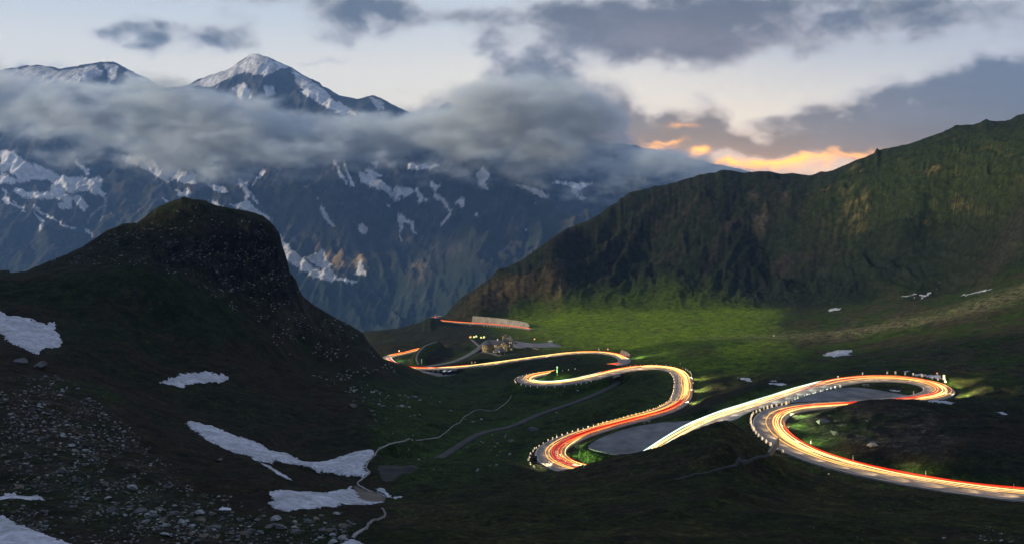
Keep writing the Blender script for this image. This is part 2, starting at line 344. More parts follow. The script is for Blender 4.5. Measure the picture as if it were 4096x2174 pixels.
NU = 960
U = np.linspace(-.70, .70, NU)
LG = np.r_[np.linspace(math.log(20), math.log(105), 50, endpoint=False), np.linspace(math.log(105), math.log(1750), 900, endpoint=False), np.linspace(math.log(1750), math.log(2700), 50)]
NR = len(LG)
us = np.linspace(-.70, .70, 250); ls = np.linspace(math.log(20), math.log(2700), 420)
coef = tps_fit(pts[:, :2], pts[:, 2], 2e-6)
UU, LL = np.meshgrid(us, ls)
PYc = tps_eval(pts[:, :2], coef, UU, LL)
PY = upmat(ls, LG) @ PYc @ upmat(us, U).T            # rows x cols
Yg = np.exp(LG)[:, None] * np.ones((1, NU)); Xg = Yg * U[None]
H = Yg * (HY - PY) / F
print('tps', round(time.time() - T0, 1), len(pts))
PX = CX + F * U[None] * np.ones((NR, 1))
PYs = PY.copy()      # smooth version used by masks
# picture-plane masks for traced areas (read at each ground point, then fixed to it)
MW, MH = 1200, 640     # covers x -352..4448, y 0..2560 at 1/4
def polymask(polys, blur=2.0):
    m = np.zeros((MH, MW), np.float32)
    yy = (np.arange(MH) + .5) * 4; xx = (np.arange(MW) + .5) * 4 - 352
    for P in polys:
        P = np.array(P, float); x0, y0 = P[:, 0], P[:, 1]; x1, y1 = np.roll(x0, -1), np.roll(y0, -1)
        j0, j1 = max(0, int(y0.min()//4)-1), min(MH, int(y0.max()//4)+2)
        for j in range(j0, j1):
            y = yy[j]; c = (y0 <= y) != (y1 <= y)
            if not c.any(): continue
            xs = np.sort(x0[c] + (y-y0[c])/(y1[c]-y0[c])*(x1[c]-x0[c]))
            for a, b in zip(xs[::2], xs[1::2]): m[j, (xx >= a) & (xx < b)] = 1
    if blur > 0:
        n = int(blur*2.5)+1; k = np.exp(-np.arange(-n, n+1)**2/(2*blur**2)); k /= k.sum()
        m = np.apply_along_axis(lambda v: np.convolve(v, k, 'same'), 0, m); m = np.apply_along_axis(lambda v: np.convolve(v, k, 'same'), 1, m)
    return m
def readmask(m, px, py):
    x = np.clip((px+352)/4-.5, 0, MW-1.001); y = np.clip(py/4-.5, 0, MH-1.001)
    i = y.astype(int); j = x.astype(int); fx = x-j; fy = y-i
    return m[i, j]*(1-fx)*(1-fy)+m[i, j+1]*fx*(1-fy)+m[i+1, j]*(1-fx)*fy+m[i+1, j+1]*fx*fy

# relief noise in metres
ridge = sstep(1230, 1330, Yg - 140*np.clip(-U[None]+.3, -1, .3)) * sstep(-.13, -.03, U[None]*np.ones_like(Yg))
ridge = np.maximum(ridge, sstep(1080, 1230, Yg) * sstep(.40, .52, U[None]))
near = 1 - sstep(300, 900, Yg)
nA = fbm(Xg/46, Yg/46, 4, 101) - .5
nB = fbm(Xg/13, Yg/13, 4, 111) - .5
nC = fbm(Xg/3.4, Yg/3.4, 3, 121) - .5
ang = R(46); cR = Xg*math.cos(ang) - Yg*math.sin(ang); dR = Xg*math.sin(ang) + Yg*math.cos(ang)
wob = (fbm(Xg/120, Yg/120, 3, 131)-.5)*70
Hs = H.copy(); acr = Xg-1.55*Hs+wob*.9; alo = Hs+.45*Xg
gul = fbm(acr/135, alo/260, 6, 141, .55, ridged=True)
knob = polymask([[(180,1090),(480,900),(740,780),(1010,845),(1120,930),(1210,1190),(1400,1310),(1550,1440),(1300,1400),(1100,1280),(900,1180),(700,1090),(500,1060)]], 6)
cliff = polymask([[(560,1010),(700,960),(900,900),(1060,860),(1130,930),(1220,1190),(1120,1230),(960,1180),(760,1110),(600,1060)]], 5)
KN = readmask(knob, PX, PYs) * (Yg > 480) * (Yg < 900); CL = readmask(cliff, PX, PYs) * (Yg > 500) * (Yg < 720)
damp = np.ones_like(H)
EH = nA*5.0*(1-.3*near) + nB*2.2 + nC*.7
EH = EH * sstep(20, 90, Yg)
kk = np.argmin(np.where(Yg > 1200, PY, 9e9), 0); RC = sstep(8, 130, PY-PY[kk, np.arange(NU)][None])   # 0 on the crest line
FT = .22+.78*sstep(1225, 1090, PYs)
EH = EH + ridge*(fbm(Xg/19+3, Yg/200, 4, 155, ridged=True)-.6)*4*(1-RC)
EH = EH + ridge * ((gul-.62)*66*RC*FT + nA*5 + (fbm(acr/26, alo/34, 5, 151, .6, ridged=True)-.6)*16*(.3+.7*RC)*FT + (fbm(acr/11, alo/13, 4, 158, .6, ridged=True)-.6)*6*(.4+.6*RC)*FT)
EH = EH + KN * (fbm(Xg/15, (Hs+.3*Yg)/9, 5, 161, .6, ridged=True)-.6)*6 + CL*((fbm((Xg+wob*.1)/11, Hs/5, 5, 171, .6, ridged=True)-.6)*11 + (fbm(Xg/4, Hs/1.6, 4, 175)-.5)*4)
# horizontal strata steps on the cliff
SKY1 = np.array([(1690,1283),(1720,1270),(1772,1254),(1848,1188),(1905,1150),(1958,1111),(1991,1078),(2040,1062),(2090,1040),(2123,1013),(2180,972),(2243,925),(2282,906),(2342,886),(2402,854),(2435,829),(2474,804),(2482,788),(2492,792),(2518,771),(2600,749),(2650,740),(2696,732),(2750,714),(2806,697),(2860,688),(2890,679),(2910,681),(2970,690),(3010,686),(3042,682),(3091,687),(3124,696),(3168,692),(3206,699),(3245,701),(3283,686),(3300,689),(3330,680),(3370,664),(3409,647),(3460,628),(3498,612),(3504,594),(3512,592),(3517,599),(3560,591),(3601,584),(3640,573),(3683,560),(3738,540),(3771,527),(3800,513),(3821,502),(3860,499),(3892,500),(3920,489),(3947,476),(3965,482),(3985,485),(4010,486),(4040,477),(4070,462),(4096,455),(4300,420),(4700,380)], float)
SKY2 = np.array([(40,1092),(101,1084),(180,1050),(274,1013),(330,986),(378,955),(400,940),(428,919),(460,908),(494,895),(520,893),(549,892),(575,872),(603,848),(640,824),(686,804),(715,796),(730,786),(742,790),(795,799),(826,804),(836,812),(856,818),(933,834),(1015,849),(1050,862),(1075,881),(1100,905),(1119,936),(1130,985),(1142,1018),(1152,1051),(1160,1090),(1185,1117),(1195,1150),(1207,1177),(1240,1208),(1289,1238),(1300,1246),(1355,1276),(1400,1300),(1454,1331),(1481,1375),(1519,1419),(1541,1435),(1574,1448)], float)
def enforce(SKY, y0, y1, amp, wid):
    """lift or lower the crest of each column onto the traced ridge line, with small natural roughness"""
    global H
    i0, i1 = np.searchsorted(LG, math.log(y0)), np.searchsorted(LG, math.log(y1)); pxc = CX+F*U
    want = np.interp(pxc, SKY[:, 0], SKY[:, 1]) + (fbm(pxc/22., pxc*0+3, 4, 801)-.5)*amp
    ok = (pxc > SKY[0, 0]) & (pxc < SKY[-1, 0])
    for it in range(2):
        P = HY-F*H[i0:i1]/Yg[i0:i1]; k = P.argmin(0); cur = P[k, np.arange(NU)]; d = np.where(ok, want-cur, 0)
        lc = LG[i0:i1][k]; w = np.exp(-((LG[:, None]-lc[None])/wid)**2)
        H = H - d[None]*w*Yg/F
# ------------------------------------------------------------------ pads (car parks) : polygon, height
PADS = {
 'P1': (Z([(845,338),(900,312),(1000,280),(1100,252),(1215,230),(1300,225),(1400,232),(1500,247),(1600,264),(1700,281),(1800,292),(1740,306),(1600,318),(1450,322),(1250,332),(1000,345)], *ZA), -101.4),
 'P2': (Z([(858,1045),(900,1005),(980,960),(1100,910),(1250,862),(1400,825),(1550,800),(1700,783),(1900,772),(2010,762),(2060,770),(1900,900),(1700,1020),(1560,1120),(1400,1135),(1200,1140),(1000,1105),(870,1068)], *ZC), -109.2),
 'P3': (Z([(280,600),(450,612),(700,612),(900,600),(1120,575),(1170,567),(1050,600),(960,632),(860,655),(780,680),(700,690),(640,680),(560,658),(450,632)], *ZD), -188.0),
 'P4': (Z([(1390,328),(1500,345),(1600,352),(1720,344),(1800,358),(1872,388),(1840,405),(1760,420),(1775,436),(1690,440),(1600,412),(1520,388),(1450,398),(1380,385),(1370,350)], *ZD), -196.0),
}
def padpoly(k):
    P, z = PADS[k]; return np.array([W3(p[0], p[1], z) for p in P])
def pip(poly, x, y):
    ins = np.zeros(np.shape(x), bool); n = len(poly)
    for i in range(n):
        xa, ya = poly[i][:2]; xb, yb = poly[(i+1) % n][:2]
        c = ((ya > y) != (yb > y)); ins ^= c & (x < (xb-xa)*(y-ya)/((yb-ya) if yb != ya else 1e-9)+xa)
    return ins
def pdist(poly, x, y):
    d = np.full(np.shape(x), 1e9)
    for i in range(len(poly)):
        a = np.array(poly[i][:2]); b = np.array(poly[(i+1) % len(poly)][:2]); ab = b-a; L2 = max(ab@ab, 1e-9)
        t = np.clip(((x-a[0])*ab[0]+(y-a[1])*ab[1])/L2, 0, 1)
        d = np.minimum(d, np.hypot(x-a[0]-t*ab[0], y-a[1]-t*ab[1]))
    return d
# distance to nearest road + its height, on the grid
RD = np.full(H.shape, 99.0); RZ = np.zeros(H.shape)
for k, C in RS.items():
    for X, Y, z, w in C[::1 if k != 'A' else 2]:
        hw = w/2 + (1.4 if k in 'AE' else .4)
        Rr = hw + 13
        i0, i1 = np.searchsorted(LG, math.log(max(Y-Rr, 21))), np.searchsorted(LG, math.log(Y+Rr))
        j0, j1 = np.searchsorted(U, (X-Rr)/Y), np.searchsorted(U, (X+Rr)/Y)
        if i1 <= i0 or j1 <= j0: continue
        xx = Xg[i0:i1, j0:j1]; yy = Yg[i0:i1, j0:j1]
        d = np.hypot(xx-X, yy-Y) - hw
        m = d < RD[i0:i1, j0:j1]
        RD[i0:i1, j0:j1][m] = d[m]; RZ[i0:i1, j0:j1][m] = z
rowsp = np.gradient(np.exp(LG))[:, None]
for k in PADS:
    Pw = padpoly(k); z = PADS[k][1]; mn = Pw.min(0)-14; mx = Pw.max(0)+14
    i0, i1 = np.searchsorted(LG, math.log(mn[1])), np.searchsorted(LG, math.log(mx[1])); 
    sub = (slice(i0, i1), slice(None)); xx = Xg[sub]; yy = Yg[sub]
    mm = (xx > mn[0]) & (xx < mx[0])
    d = np.full(xx.shape, 99.0); d[mm] = pdist(Pw, xx[mm], yy[mm]); ins = np.zeros(xx.shape, bool); ins[mm] = pip(Pw, xx[mm], yy[mm])
    d = np.where(ins, np.minimum(-.5, -d), d + .0) - .3
    m = (d < RD[sub]) & (ins | (d < 8)) & ~((RD[sub] < 0))
    RD[sub] = np.where(m, d, RD[sub]); RZ[sub] = np.where(m, z, RZ[sub])
# flatten a building plot for the inn
INN = np.array([ (1978-CX)/F*955, 955.0, -196.3 ])
dI = np.hypot((Xg-INN[0]-3)/1.5, Yg-INN[1]-3) - 16
m = (dI < RD) & (dI < 12) & (RD > 0); RD = np.where(m, dI, RD); RZ = np.where(m, INN[2], RZ)
soft = sstep(0, 16, RD)
H0 = H.copy()
H = H + EH * np.clip(soft, .0, 1)
tt = sstep(.5*rowsp*np.ones_like(H), .5*rowsp + 9.5, RD)
enforce(SKY1, 1190, 2000, 7, .055); enforce(SKY2, 515, 860, 6, .035)
RZ_ = np.where(RD < 90, RZ - .38, H)
H = RZ_*(1-tt) + H*tt
print('terrain', round(time.time() - T0, 1))
def hgt(x, y):
    u = x/y; l = math.log(max(y, 21)); i = int(np.clip(np.searchsorted(LG, l)-1, 0, NR-2)); fi = (l-LG[i])/(LG[i+1]-LG[i])
    t = (u-U[0])/(U[1]-U[0]); j = int(np.clip(t, 0, NU-2)); fj = t-j
    return float((H[i, j]*(1-fj)+H[i, j+1]*fj)*(1-fi)+(H[i+1, j]*(1-fj)+H[i+1, j+1]*fj)*fi)
def hits(px, py):
    """world point where the sight line through a picture point first meets the ground"""
    t = ((px-CX)/F-U[0])/(U[1]-U[0]); j = int(np.clip(t, 0, NU-2)); fj = np.clip(t-j, 0, 1)
    h = H[:, j]*(1-fj)+H[:, j+1]*fj; Yv = np.exp(LG)
    P = HY - F*h/Yv
    k = np.argmax(P <= py)
    if k == 0: return None
    f = (P[k-1]-py)/max(P[k-1]-P[k], 1e-6); y = Yv[k-1]+(Yv[k]-Yv[k-1])*f
    return np.array([(px-CX)/F*y, y, h[k-1]+(h[k]-h[k-1])*f])
# ------------------------------------------------------------------ mesh helpers
def tag(o, label=None, cat=None, group=None, kind=None):
    if label: o['label'] = label
    if cat: o['category'] = cat
    if group: o['group'] = group
    if kind: o['kind'] = kind
    return o
def np_mesh(name, V, Q, mat=None, smooth=True):
    """V (n,3), Q (m,k) faces of equal size"""
    V = np.asarray(V, np.float32); Q = np.asarray(Q, np.int32); k = Q.shape[1]
    me = bpy.data.meshes.new(name)
    me.vertices.add(len(V)); me.vertices.foreach_set('co', V.ravel())
    me.loops.add(Q.size); me.loops.foreach_set('vertex_index', Q.ravel())
    me.polygons.add(len(Q)); me.polygons.foreach_set('loop_start', np.arange(0, Q.size, k, dtype=np.int32))
    try: me.polygons.foreach_set('loop_total', np.full(len(Q), k, np.int32))
    except Exception: pass
    if smooth: me.polygons.foreach_set('use_smooth', np.ones(len(Q), bool))
    me.update(calc_edges=True)
    if mat: me.materials.append(mat)
    return me
def obj(name, me, parent=None, loc=None, rotz=0.0):
    o = bpy.data.objects.new(name, me); COL.objects.link(o)
    if parent: o.parent = parent
    if loc is not None: o.location = loc
    if rotz: o.rotation_euler = (0, 0, rotz)
    return o
def empty(name, loc, rotz=0.0):
    return obj(name, None, None, loc, rotz)
def grid_quads(nr, nc):
    a = (np.arange(nr-1)[:, None]*nc + np.arange(nc-1)[None]).ravel()
    return np.stack([a, a+1, a+nc+1, a+nc], 1)
def setcol(me, name, C):
    at = me.color_attributes.new(name, 'FLOAT_COLOR', 'POINT')
    b = np.ones((len(C), 4), np.float32); b[:, :3] = C; at.data.foreach_set('color', b.ravel())
def setf(me, name, v):
    at = me.attributes.new(name, 'FLOAT', 'POINT'); at.data.foreach_set('value', np.asarray(v, np.float32).ravel())

class MB:
    """collects simple shapes into one mesh"""
    def __init__(s): s.v = []; s.f = []
    def add(s, V, Fc):
        n = len(s.v); s.v += [tuple(map(float, p)) for p in V]; s.f += [tuple(i+n for i in f) for f in Fc]; return s
    def box(s, x0, x1, y0, y1, z0, z1, taper=1.0):
        cx, cy_ = (x0+x1)/2, (y0+y1)/2
        t = lambda a, c: c+(a-c)*taper
        V = [(x0,y0,z0),(x1,y0,z0),(x1,y1,z0),(x0,y1,z0),(t(x0,cx),t(y0,cy_),z1),(t(x1,cx),t(y0,cy_),z1),(t(x1,cx),t(y1,cy_),z1),(t(x0,cx),t(y1,cy_),z1)]
        return s.add(V, [(3,2,1,0),(4,5,6,7),(0,1,5,4),(1,2,6,5),(2,3,7,6),(3,0,4,7)])
    def cyl(s, x, y, z0, z1, r0, r1=None, n=12, a0=0, a1=2*math.pi, cap=True):
        r1 = r0 if r1 is None else r1
        A = [a0+(a1-a0)*i/n for i in range(n)]
        V = [(x+r0*math.cos(a), y+r0*math.sin(a), z0) for a in A]+[(x+r1*math.cos(a), y+r1*math.sin(a), z1) for a in A]
        Fc = [(i, (i+1) % n, n+(i+1) % n, n+i) for i in range(n)]
        if cap: Fc += [tuple(range(n))[::-1], tuple(range(n, 2*n))]
        return s.add(V, Fc)
    def tube(s, P, r, n=5):
        P = [Vector(p) for p in P]; V = []; Fc = []
        for i, p in enumerate(P):
            d = (P[min(i+1, len(P)-1)]-P[max(i-1, 0)]).normalized(); a = d.cross(Vector((0, 0, 1)))
            a = a.normalized() if a.length > 1e-4 else Vector((1, 0, 0)); b = d.cross(a)
            V += [p+r*(math.cos(t)*a+math.sin(t)*b) for t in [2*math.pi*k/n for k in range(n)]]
        for i in range(len(P)-1):
            Fc += [(i*n+k, i*n+(k+1) % n, (i+1)*n+(k+1) % n, (i+1)*n+k) for k in range(n)]
        Fc += [tuple(range(n))[::-1], tuple(range((len(P)-1)*n, len(P)*n))]
        return s.add(V, Fc)
    def mesh(s, name, mat, smooth=False):
        me = bpy.data.meshes.new(name); me.from_pydata(s.v, [], s.f); me.materials.append(mat)
        if smooth: me.polygons.foreach_set('use_smooth', np.ones(len(me.polygons), bool))
        me.update(); return me
    def build(s, name, mat, parent=None, loc=None, rotz=0, smooth=False):
        return obj(name, s.mesh(name, mat, smooth), parent, loc, rotz)

# ------------------------------------------------------------------ ground colour
P_ = lambda *a: np.array(a, np.float32)
nz = lambda s, seed, o=5: fbm(Xg/s, Yg/s, o, seed)
px = PX + (nz(9, 201)-.5)*60*np.clip(300/Yg, .3, 1.5) + (nz(40, 205)-.5)*60; py = PYs + (nz(9, 211)-.5)*34*np.clip(300/Yg, .4, 1.5)
grass = P_(.0095, .0155, .0045); heath = P_(.0165, .0120, .0075); rock = P_(.060, .060, .062); lush_sunlit = P_(.092, .150, .008); moss = P_(.030, .042, .012)
C = np.ones(H.shape+(3,), np.float32)*grass
def lay(col, m): 
    global C
    C = C + (np.asarray(col, np.float32)-C)*np.clip(m, 0, 1)[..., None].astype(np.float32)
n1 = nz(30, 221); n2 = nz(7, 231); n3 = nz(2.2, 241, 4)
lay(heath, sstep(.50, .62, n1*.6+n2*.4)*.8)
# brown heath hollows on the left and around the snow
M = polymask([[(-350,1380),(0,1390),(250,1450),(420,1500),(700,1560),(820,1640),(1000,1720),(1150,1760),(1300,1800),(1520,1790),(1500,1980),(1420,2100),(1200,2100),(900,2050),(700,1980),(400,1850),(150,1780),(-350,1700)],
   [(430,1380),(560,1460),(900,1440),(1200,1450),(1400,1560),(1500,1600),(1480,1680),(1300,1690),(1100,1640),(1000,1520),(700,1520)],[(1450,1600),(1640,1640),(1900,1660),(1860,1700),(1600,1680),(1440,1660)]], 8)
lay(heath*P_(1.05,1,1), readmask(M, px, py)*sstep(.38, .6, n2*.6+n3*.4+.08)*.9)
lay(P_(.014,.030,.005), readmask(polymask([[(420,1930),(700,1930),(900,1990),(760,2040),(520,2040)],[(760,2080),(1250,2060),(1500,2090),(1400,2130),(800,2130)],[(100,1880),(420,1900),(400,1940),(150,1930)],[(60,1500),(420,1540),(600,1640),(350,1600)]], 5), px, py)*sstep(.4, .55, n3)*.9)
# grey scree ground
SC = polymask([[(-350,1500),(200,1500),(420,1640),(620,1800),(760,1960),(900,2080),(1200,2110),(1400,2110),(1440,2300),(-350,2300)]], 6)
lay(P_(.030,.028,.028), readmask(SC, px, py)*sstep(.45, .62, n2*.5+n3*.5)*.8)
# knob: bare dark rock and brown-green cap
lay(P_(.011,.011,.010), KN*.8*sstep(.3, .6, n2))
lay(P_(.010,.013,.007), KN*sstep(.5, .62, n1)*.7)
lay(P_(.0085,.0085,.0105), CL*sstep(.2, .5, n2)*.95); lay(P_(.034,.034,.042), CL*sstep(.60, .72, fbm(Xg/9, (Yg+H*3)/2.2, 4, 251))*.8)
# foreground right: dark grass with brown patches
FR = polymask([[(1500,2300),(1560,2020),(1900,1960),(2180,1890),(2600,1800),(3000,1660),(3160,1790),(3500,1930),(4500,2020),(4500,2300)]], 8)
lay(P_(.0130,.0205,.0038), readmask(FR, px, py)*.85); lay(P_(.0300,.0310,.0090), readmask(FR, px, py)*sstep(.46, .60, nz(16, 261)*.7+n3*.3)*.8); lay(P_(.026,.021,.013), readmask(FR, px, py)*sstep(.52, .62, nz(28, 265)*.6+n2*.4)*.7)
# mid valley grass floor
MV = polymask([[(1450,1560),(2000,1500),(2700,1500),(2700,1640),(2100,1760),(2000,1880),(1600,1960),(1540,1850),(1500,1700)]], 8)
lay(P_(.0160,.0350,.0050), readmask(MV, px, py)*.8); lay(P_(.024,.036,.008), readmask(MV, px, py)*sstep(.5, .65, n2)*.4)
# alpine meadow: rich grass, with the sun patch's brightness put into its colour
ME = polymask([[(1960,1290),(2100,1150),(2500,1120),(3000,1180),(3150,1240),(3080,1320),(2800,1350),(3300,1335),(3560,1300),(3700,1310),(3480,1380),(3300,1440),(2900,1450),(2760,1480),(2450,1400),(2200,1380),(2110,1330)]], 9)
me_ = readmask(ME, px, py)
lay(lush_sunlit, me_*.95); lay(P_(.060,.062,.018), me_*sstep(.52, .66, nz(45, 271)*.6+n2*.4)*.5)
lay(lush_sunlit*1.15, readmask(polymask([[(2560,1400),(2760,1380),(3100,1395),(3350,1375),(3480,1400),(3250,1455),(2900,1480),(2720,1490)],[(2440,1395),(2560,1400),(2720,1480),(2640,1450)]], 7), px, py)*sstep(.35, .55, n2)*.8)  # shadowed strip of meadow lightened in colour as if sunlit
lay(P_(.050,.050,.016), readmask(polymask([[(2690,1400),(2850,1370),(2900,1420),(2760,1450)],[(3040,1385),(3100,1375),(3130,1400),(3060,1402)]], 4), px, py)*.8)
# right hand ground beyond the loop
RG = polymask([[(3100,1300),(3400,1200),(4500,1050),(4500,1560),(3900,1560),(3600,1480),(3000,1480),(3200,1400)]], 9)
lay(P_(.0230,.0400,.0060), readmask(RG, px, py)*.9); lay(P_(.036,.031,.019), readmask(RG, px, py)*sstep(.46, .6, nz(25, 281))*.85)
MO = polymask([[(2780,1352),(3000,1345),(3300,1328),(3500,1300),(3700,1262),(3900,1200),(4500,1010),(4500,1090),(3900,1250),(3700,1300),(3400,1345),(3000,1360)]], 2.5)
lay(P_(.17,.155,.10), readmask(MO, px, py)*sstep(.35, .55, n3)*.7)
# knoll inside the first hairpin
KO = polymask([[(3130,1640),(3400,1610),(3750,1660),(3850,1760),(3800,1850),(3500,1810),(3250,1740),(3200,1690)]], 6)
lay(P_(.030,.023,.021), readmask(KO, px, py)*sstep(.35, .5, n2*.5+n1*.5)); lay(P_(.075,.068,.068), readmask(KO, px, py)*sstep(.60, .70, fbm(Xg/4, Yg/2, 4, 291))*.8)
# big right ridge
rg = ridge
lay(P_(.0085,.0135,.0065), rg*.97)  # dark heath and rock, lowered further to put the ridge's shade into colour
across = fbm(acr/36, alo/110, 5, 301); fine = fbm(acr/9, alo/22, 5, 311, .6)
lay(P_(.0175,.0160,.0165), rg*sstep(.50, .60, across*.4+fine*.6)*readmask(polymask([[(2050,1050),(2300,880),(2700,720),(3300,690),(3350,1000),(3000,1150),(2500,1140),(2250,1160)]], 12), px, py))
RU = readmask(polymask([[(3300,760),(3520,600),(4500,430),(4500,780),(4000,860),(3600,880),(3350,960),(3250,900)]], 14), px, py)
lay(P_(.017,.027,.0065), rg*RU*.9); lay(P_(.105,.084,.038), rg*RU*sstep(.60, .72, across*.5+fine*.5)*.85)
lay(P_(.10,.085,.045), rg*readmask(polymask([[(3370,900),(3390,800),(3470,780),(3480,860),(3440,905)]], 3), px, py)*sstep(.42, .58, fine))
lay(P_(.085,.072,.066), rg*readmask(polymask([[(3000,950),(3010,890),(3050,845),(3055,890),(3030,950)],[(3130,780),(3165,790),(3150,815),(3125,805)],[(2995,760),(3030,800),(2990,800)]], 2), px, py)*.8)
lay(P_(.072,.052,.034), rg*readmask(polymask([[(1760,1290),(1800,1240),(2000,1120),(2250,1100),(2300,1200),(2230,1260),(2160,1150),(2050,1200),(2020,1285)]], 5), px, py)*sstep(.38, .55, fine*.6+across*.4)*.9)
lay(lush_sunlit*.55, rg*readmask(polymask([[(2100,1290),(2150,1215),(2300,1190),(2700,1175),(3000,1200),(3000,1290)]], 9), px, py)*.85)
lay(P_(.014,.018,.011), (1-me_)*sstep(1000, 1100, Yg)*sstep(-.02, -.10, U[None]*np.ones_like(Yg))*.9)
# slope steepness shows bare ground
gy_ = np.gradient(H, axis=0)/np.gradient(Yg, axis=0); gx_ = np.gradient(H, axis=1)/np.gradient(Xg, axis=1)
slope = np.hypot(gx_, gy_)
lay(P_(.034,.031,.029), sstep(.9, 1.5, slope)*(1-CL)*(1-.85*rg)*.6)
# gravel shoulders
lay(P_(.045,.043,.040), sstep(.9, .2, RD)*sstep(.4, .6, n3)*.5*(Yg < 1400))
lay(P_(.022,.050,.008), sstep(9, 1.5, RD)*sstep(.9, 1.3, RD)*(Yg < 1000)*(1-readmask(FR, px, py)*.3)*.75)
C = C*(0.80+.4*nz(3.1, 321, 4))[..., None]*P_(1.10,1.06,.80)
ground_m, N, L, b = new_mat('ground')
at = N.new('ShaderNodeVertexColor'); at.layer_name = 'Col'
tcn = N.new('ShaderNodeTexCoord')
def noise(sc, det=5, rough=.6):
    n = N.new('ShaderNodeTexNoise'); n.inputs['Scale'].default_value = sc; n.inputs['Detail'].default_value = det; n.inputs['Roughness'].default_value = rough
    L.new(tcn.outputs['Object'], n.inputs['Vector']); return n.outputs['Fac']
def ramp(s, a, b_, ca, cb_):
    r = N.new('ShaderNodeMapRange'); r.inputs[1].default_value = a; r.inputs[2].default_value = b_; r.inputs[3].default_value = ca; r.inputs[4].default_value = cb_; L.new(s, r.inputs[0]); return r.outputs[0]
def mul(a, c):
    m = N.new('ShaderNodeMath'); m.operation = 'MULTIPLY'; L.new(a, m.inputs[0]); L.new(c, m.inputs[1]); return m.outputs[0]
sx_ = N.new('ShaderNodeSeparateXYZ'); L.new(tcn.outputs['Object'], sx_.inputs[0])
tm = N.new('ShaderNodeMix'); L.new(ramp(sx_.outputs[1], 350, 800, 1, .08), tm.inputs[0]); tm.inputs[2].default_value = 1.0; L.new(ramp(noise(.42, 5, .8), .50, .66, .80, 2.2), tm.inputs[3]); tuft = tm.outputs[0]
f = mul(mul(ramp(noise(.9, 7, .75), .32, .68, .2, 2.0), ramp(noise(.13, 6, .65), .32, .68, .4, 1.8)), tuft)
vm = N.new('ShaderNodeVectorMath'); vm.operation = 'SCALE'; L.new(at.outputs['Color'], vm.inputs[0]); L.new(f, vm.inputs['Scale'])
L.new(vm.outputs[0], b.inputs['Base Color']); b.inputs['Roughness'].default_value = .95; b.inputs['Specular IOR Level'].default_value = .12
bp = N.new('ShaderNodeBump'); bp.inputs['Strength'].default_value = 1; bp.inputs['Distance'].default_value = 1.6
L.new(noise(.9, 8, .7), bp.inputs['Height']); L.new(bp.outputs[0], b.inputs['Normal'])
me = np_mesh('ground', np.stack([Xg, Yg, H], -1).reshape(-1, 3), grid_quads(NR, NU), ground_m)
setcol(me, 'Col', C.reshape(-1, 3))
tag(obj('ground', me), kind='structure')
# the mountainside the photographer stands on, carried on unseen round left, back and right, its height shaped to shade the foreground
az_ = np.r_[np.linspace(math.atan(U[0]), math.atan(U[-1])-2*math.pi, 260)]
rr_ = np.exp(np.linspace(math.log(3), math.log(2600), 170)); AZ_, RR_ = np.meshgrid(az_, rr_)
def edgep(col, u_): 
    return np.interp(rr_*math.cos(math.atan(u_)), np.exp(LG), H[:, col])
eL = edgep(0, U[0]); eR = edgep(-1, U[-1]); eL[rr_ < 24] = np.interp(rr_[rr_ < 24], [0, 24], [-1.7, eL[rr_ >= 24][0]]); eR[rr_ < 24] = np.interp(rr_[rr_ < 24], [0, 24], [-1.7, eR[rr_ >= 24][0]])
dL = np.abs(AZ_-az_[0]); dR_ = np.abs(AZ_-az_[-1])
hill = -1.7 + 200*sstep(60, 620, RR_)*(1-.6*sstep(850, 1700, RR_))
hill = hill*(1-.8*np.exp(-((AZ_+math.pi*1.12)/.5)**2)) - 130*np.exp(-((AZ_+.80)/.28)**2)*sstep(500, 900, RR_)
hw_ = (fbm(np.cos(AZ_)*RR_/160+40, np.sin(AZ_)*RR_/160+40, 6, 701)-.5)*70*sstep(20, 500, RR_)
tL = sstep(.0, .62, dL); tR = sstep(0, .7, dR_)
hh = eL[:, None]*(1-tL)*(1) + (hill+hw_)*tL; hh = np.where(dR_ < .7, eR[:, None]*(1-tR)+(hill+hw_)*tR, hh)
Xh = np.sin(AZ_)*RR_; Yh = np.cos(AZ_)*RR_
Cm, Cb = C, None
meh = np_mesh('shade_hillside', np.stack([Xh, Yh, hh], -1).reshape(-1, 3), grid_quads(170, 260), ground_m)
ch = np.ones(hh.shape+(3,), np.float32)*grass; q_ = sstep(.45, .6, fbm(Xh/60+9, Yh/60+9, 5, 711))[..., None]; ch = ch*(1-q_)+heath*q_
setcol(meh, 'Col', ch.reshape(-1, 3)); tag(obj('shade_hillside', meh), kind='structure')
print('ground', round(time.time()-T0, 1))

# ------------------------------------------------------------------ far mountains across the valley
SK = [(-500,330),(-200,300),(0,285),(71,269),(126,259),(176,258),(214,269),(236,280),(302,266),(384,255),(466,248),(505,272),(592,313),(636,346),(675,351),(752,340),(790,313),(850,293),(927,269),(965,241),(1015,212),(1075,230),(1163,266),(1207,296),(1278,335),(1289,351),(1317,357),(1355,387),(1432,398),(1480,385),(1503,381),(1536,403),(1602,439),(1657,461),(1720,470),(1760,430),(1788,408),(1830,425),(1950,470),(2100,520),(2300,545),(2474,570),(2560,588),(2660,609),(2800,640),(3000,690),(3400,760),(4000,800),(4700,850)]
skx = np.array([p[0] for p in SK], float); sky_ = np.array([p[1] for p in SK], float)
fc = []
for x, y in SK[::2]: fc.append((x, y, 8600 if x < 1700 else 9000)); fc.append((x, y+260, 9700))
def fcol(x, l):
    for d, y in l: fc.append((x, y, d))
fcol(-400, [(2700,2600),(4000,1700),(5000,1300),(5700,1080),(6900,700),(7600,480)]); fcol(0, [(2700,2600),(4000,1700),(5000,1320),(5700,1080),(6500,780),(7000,680),(7700,480)])
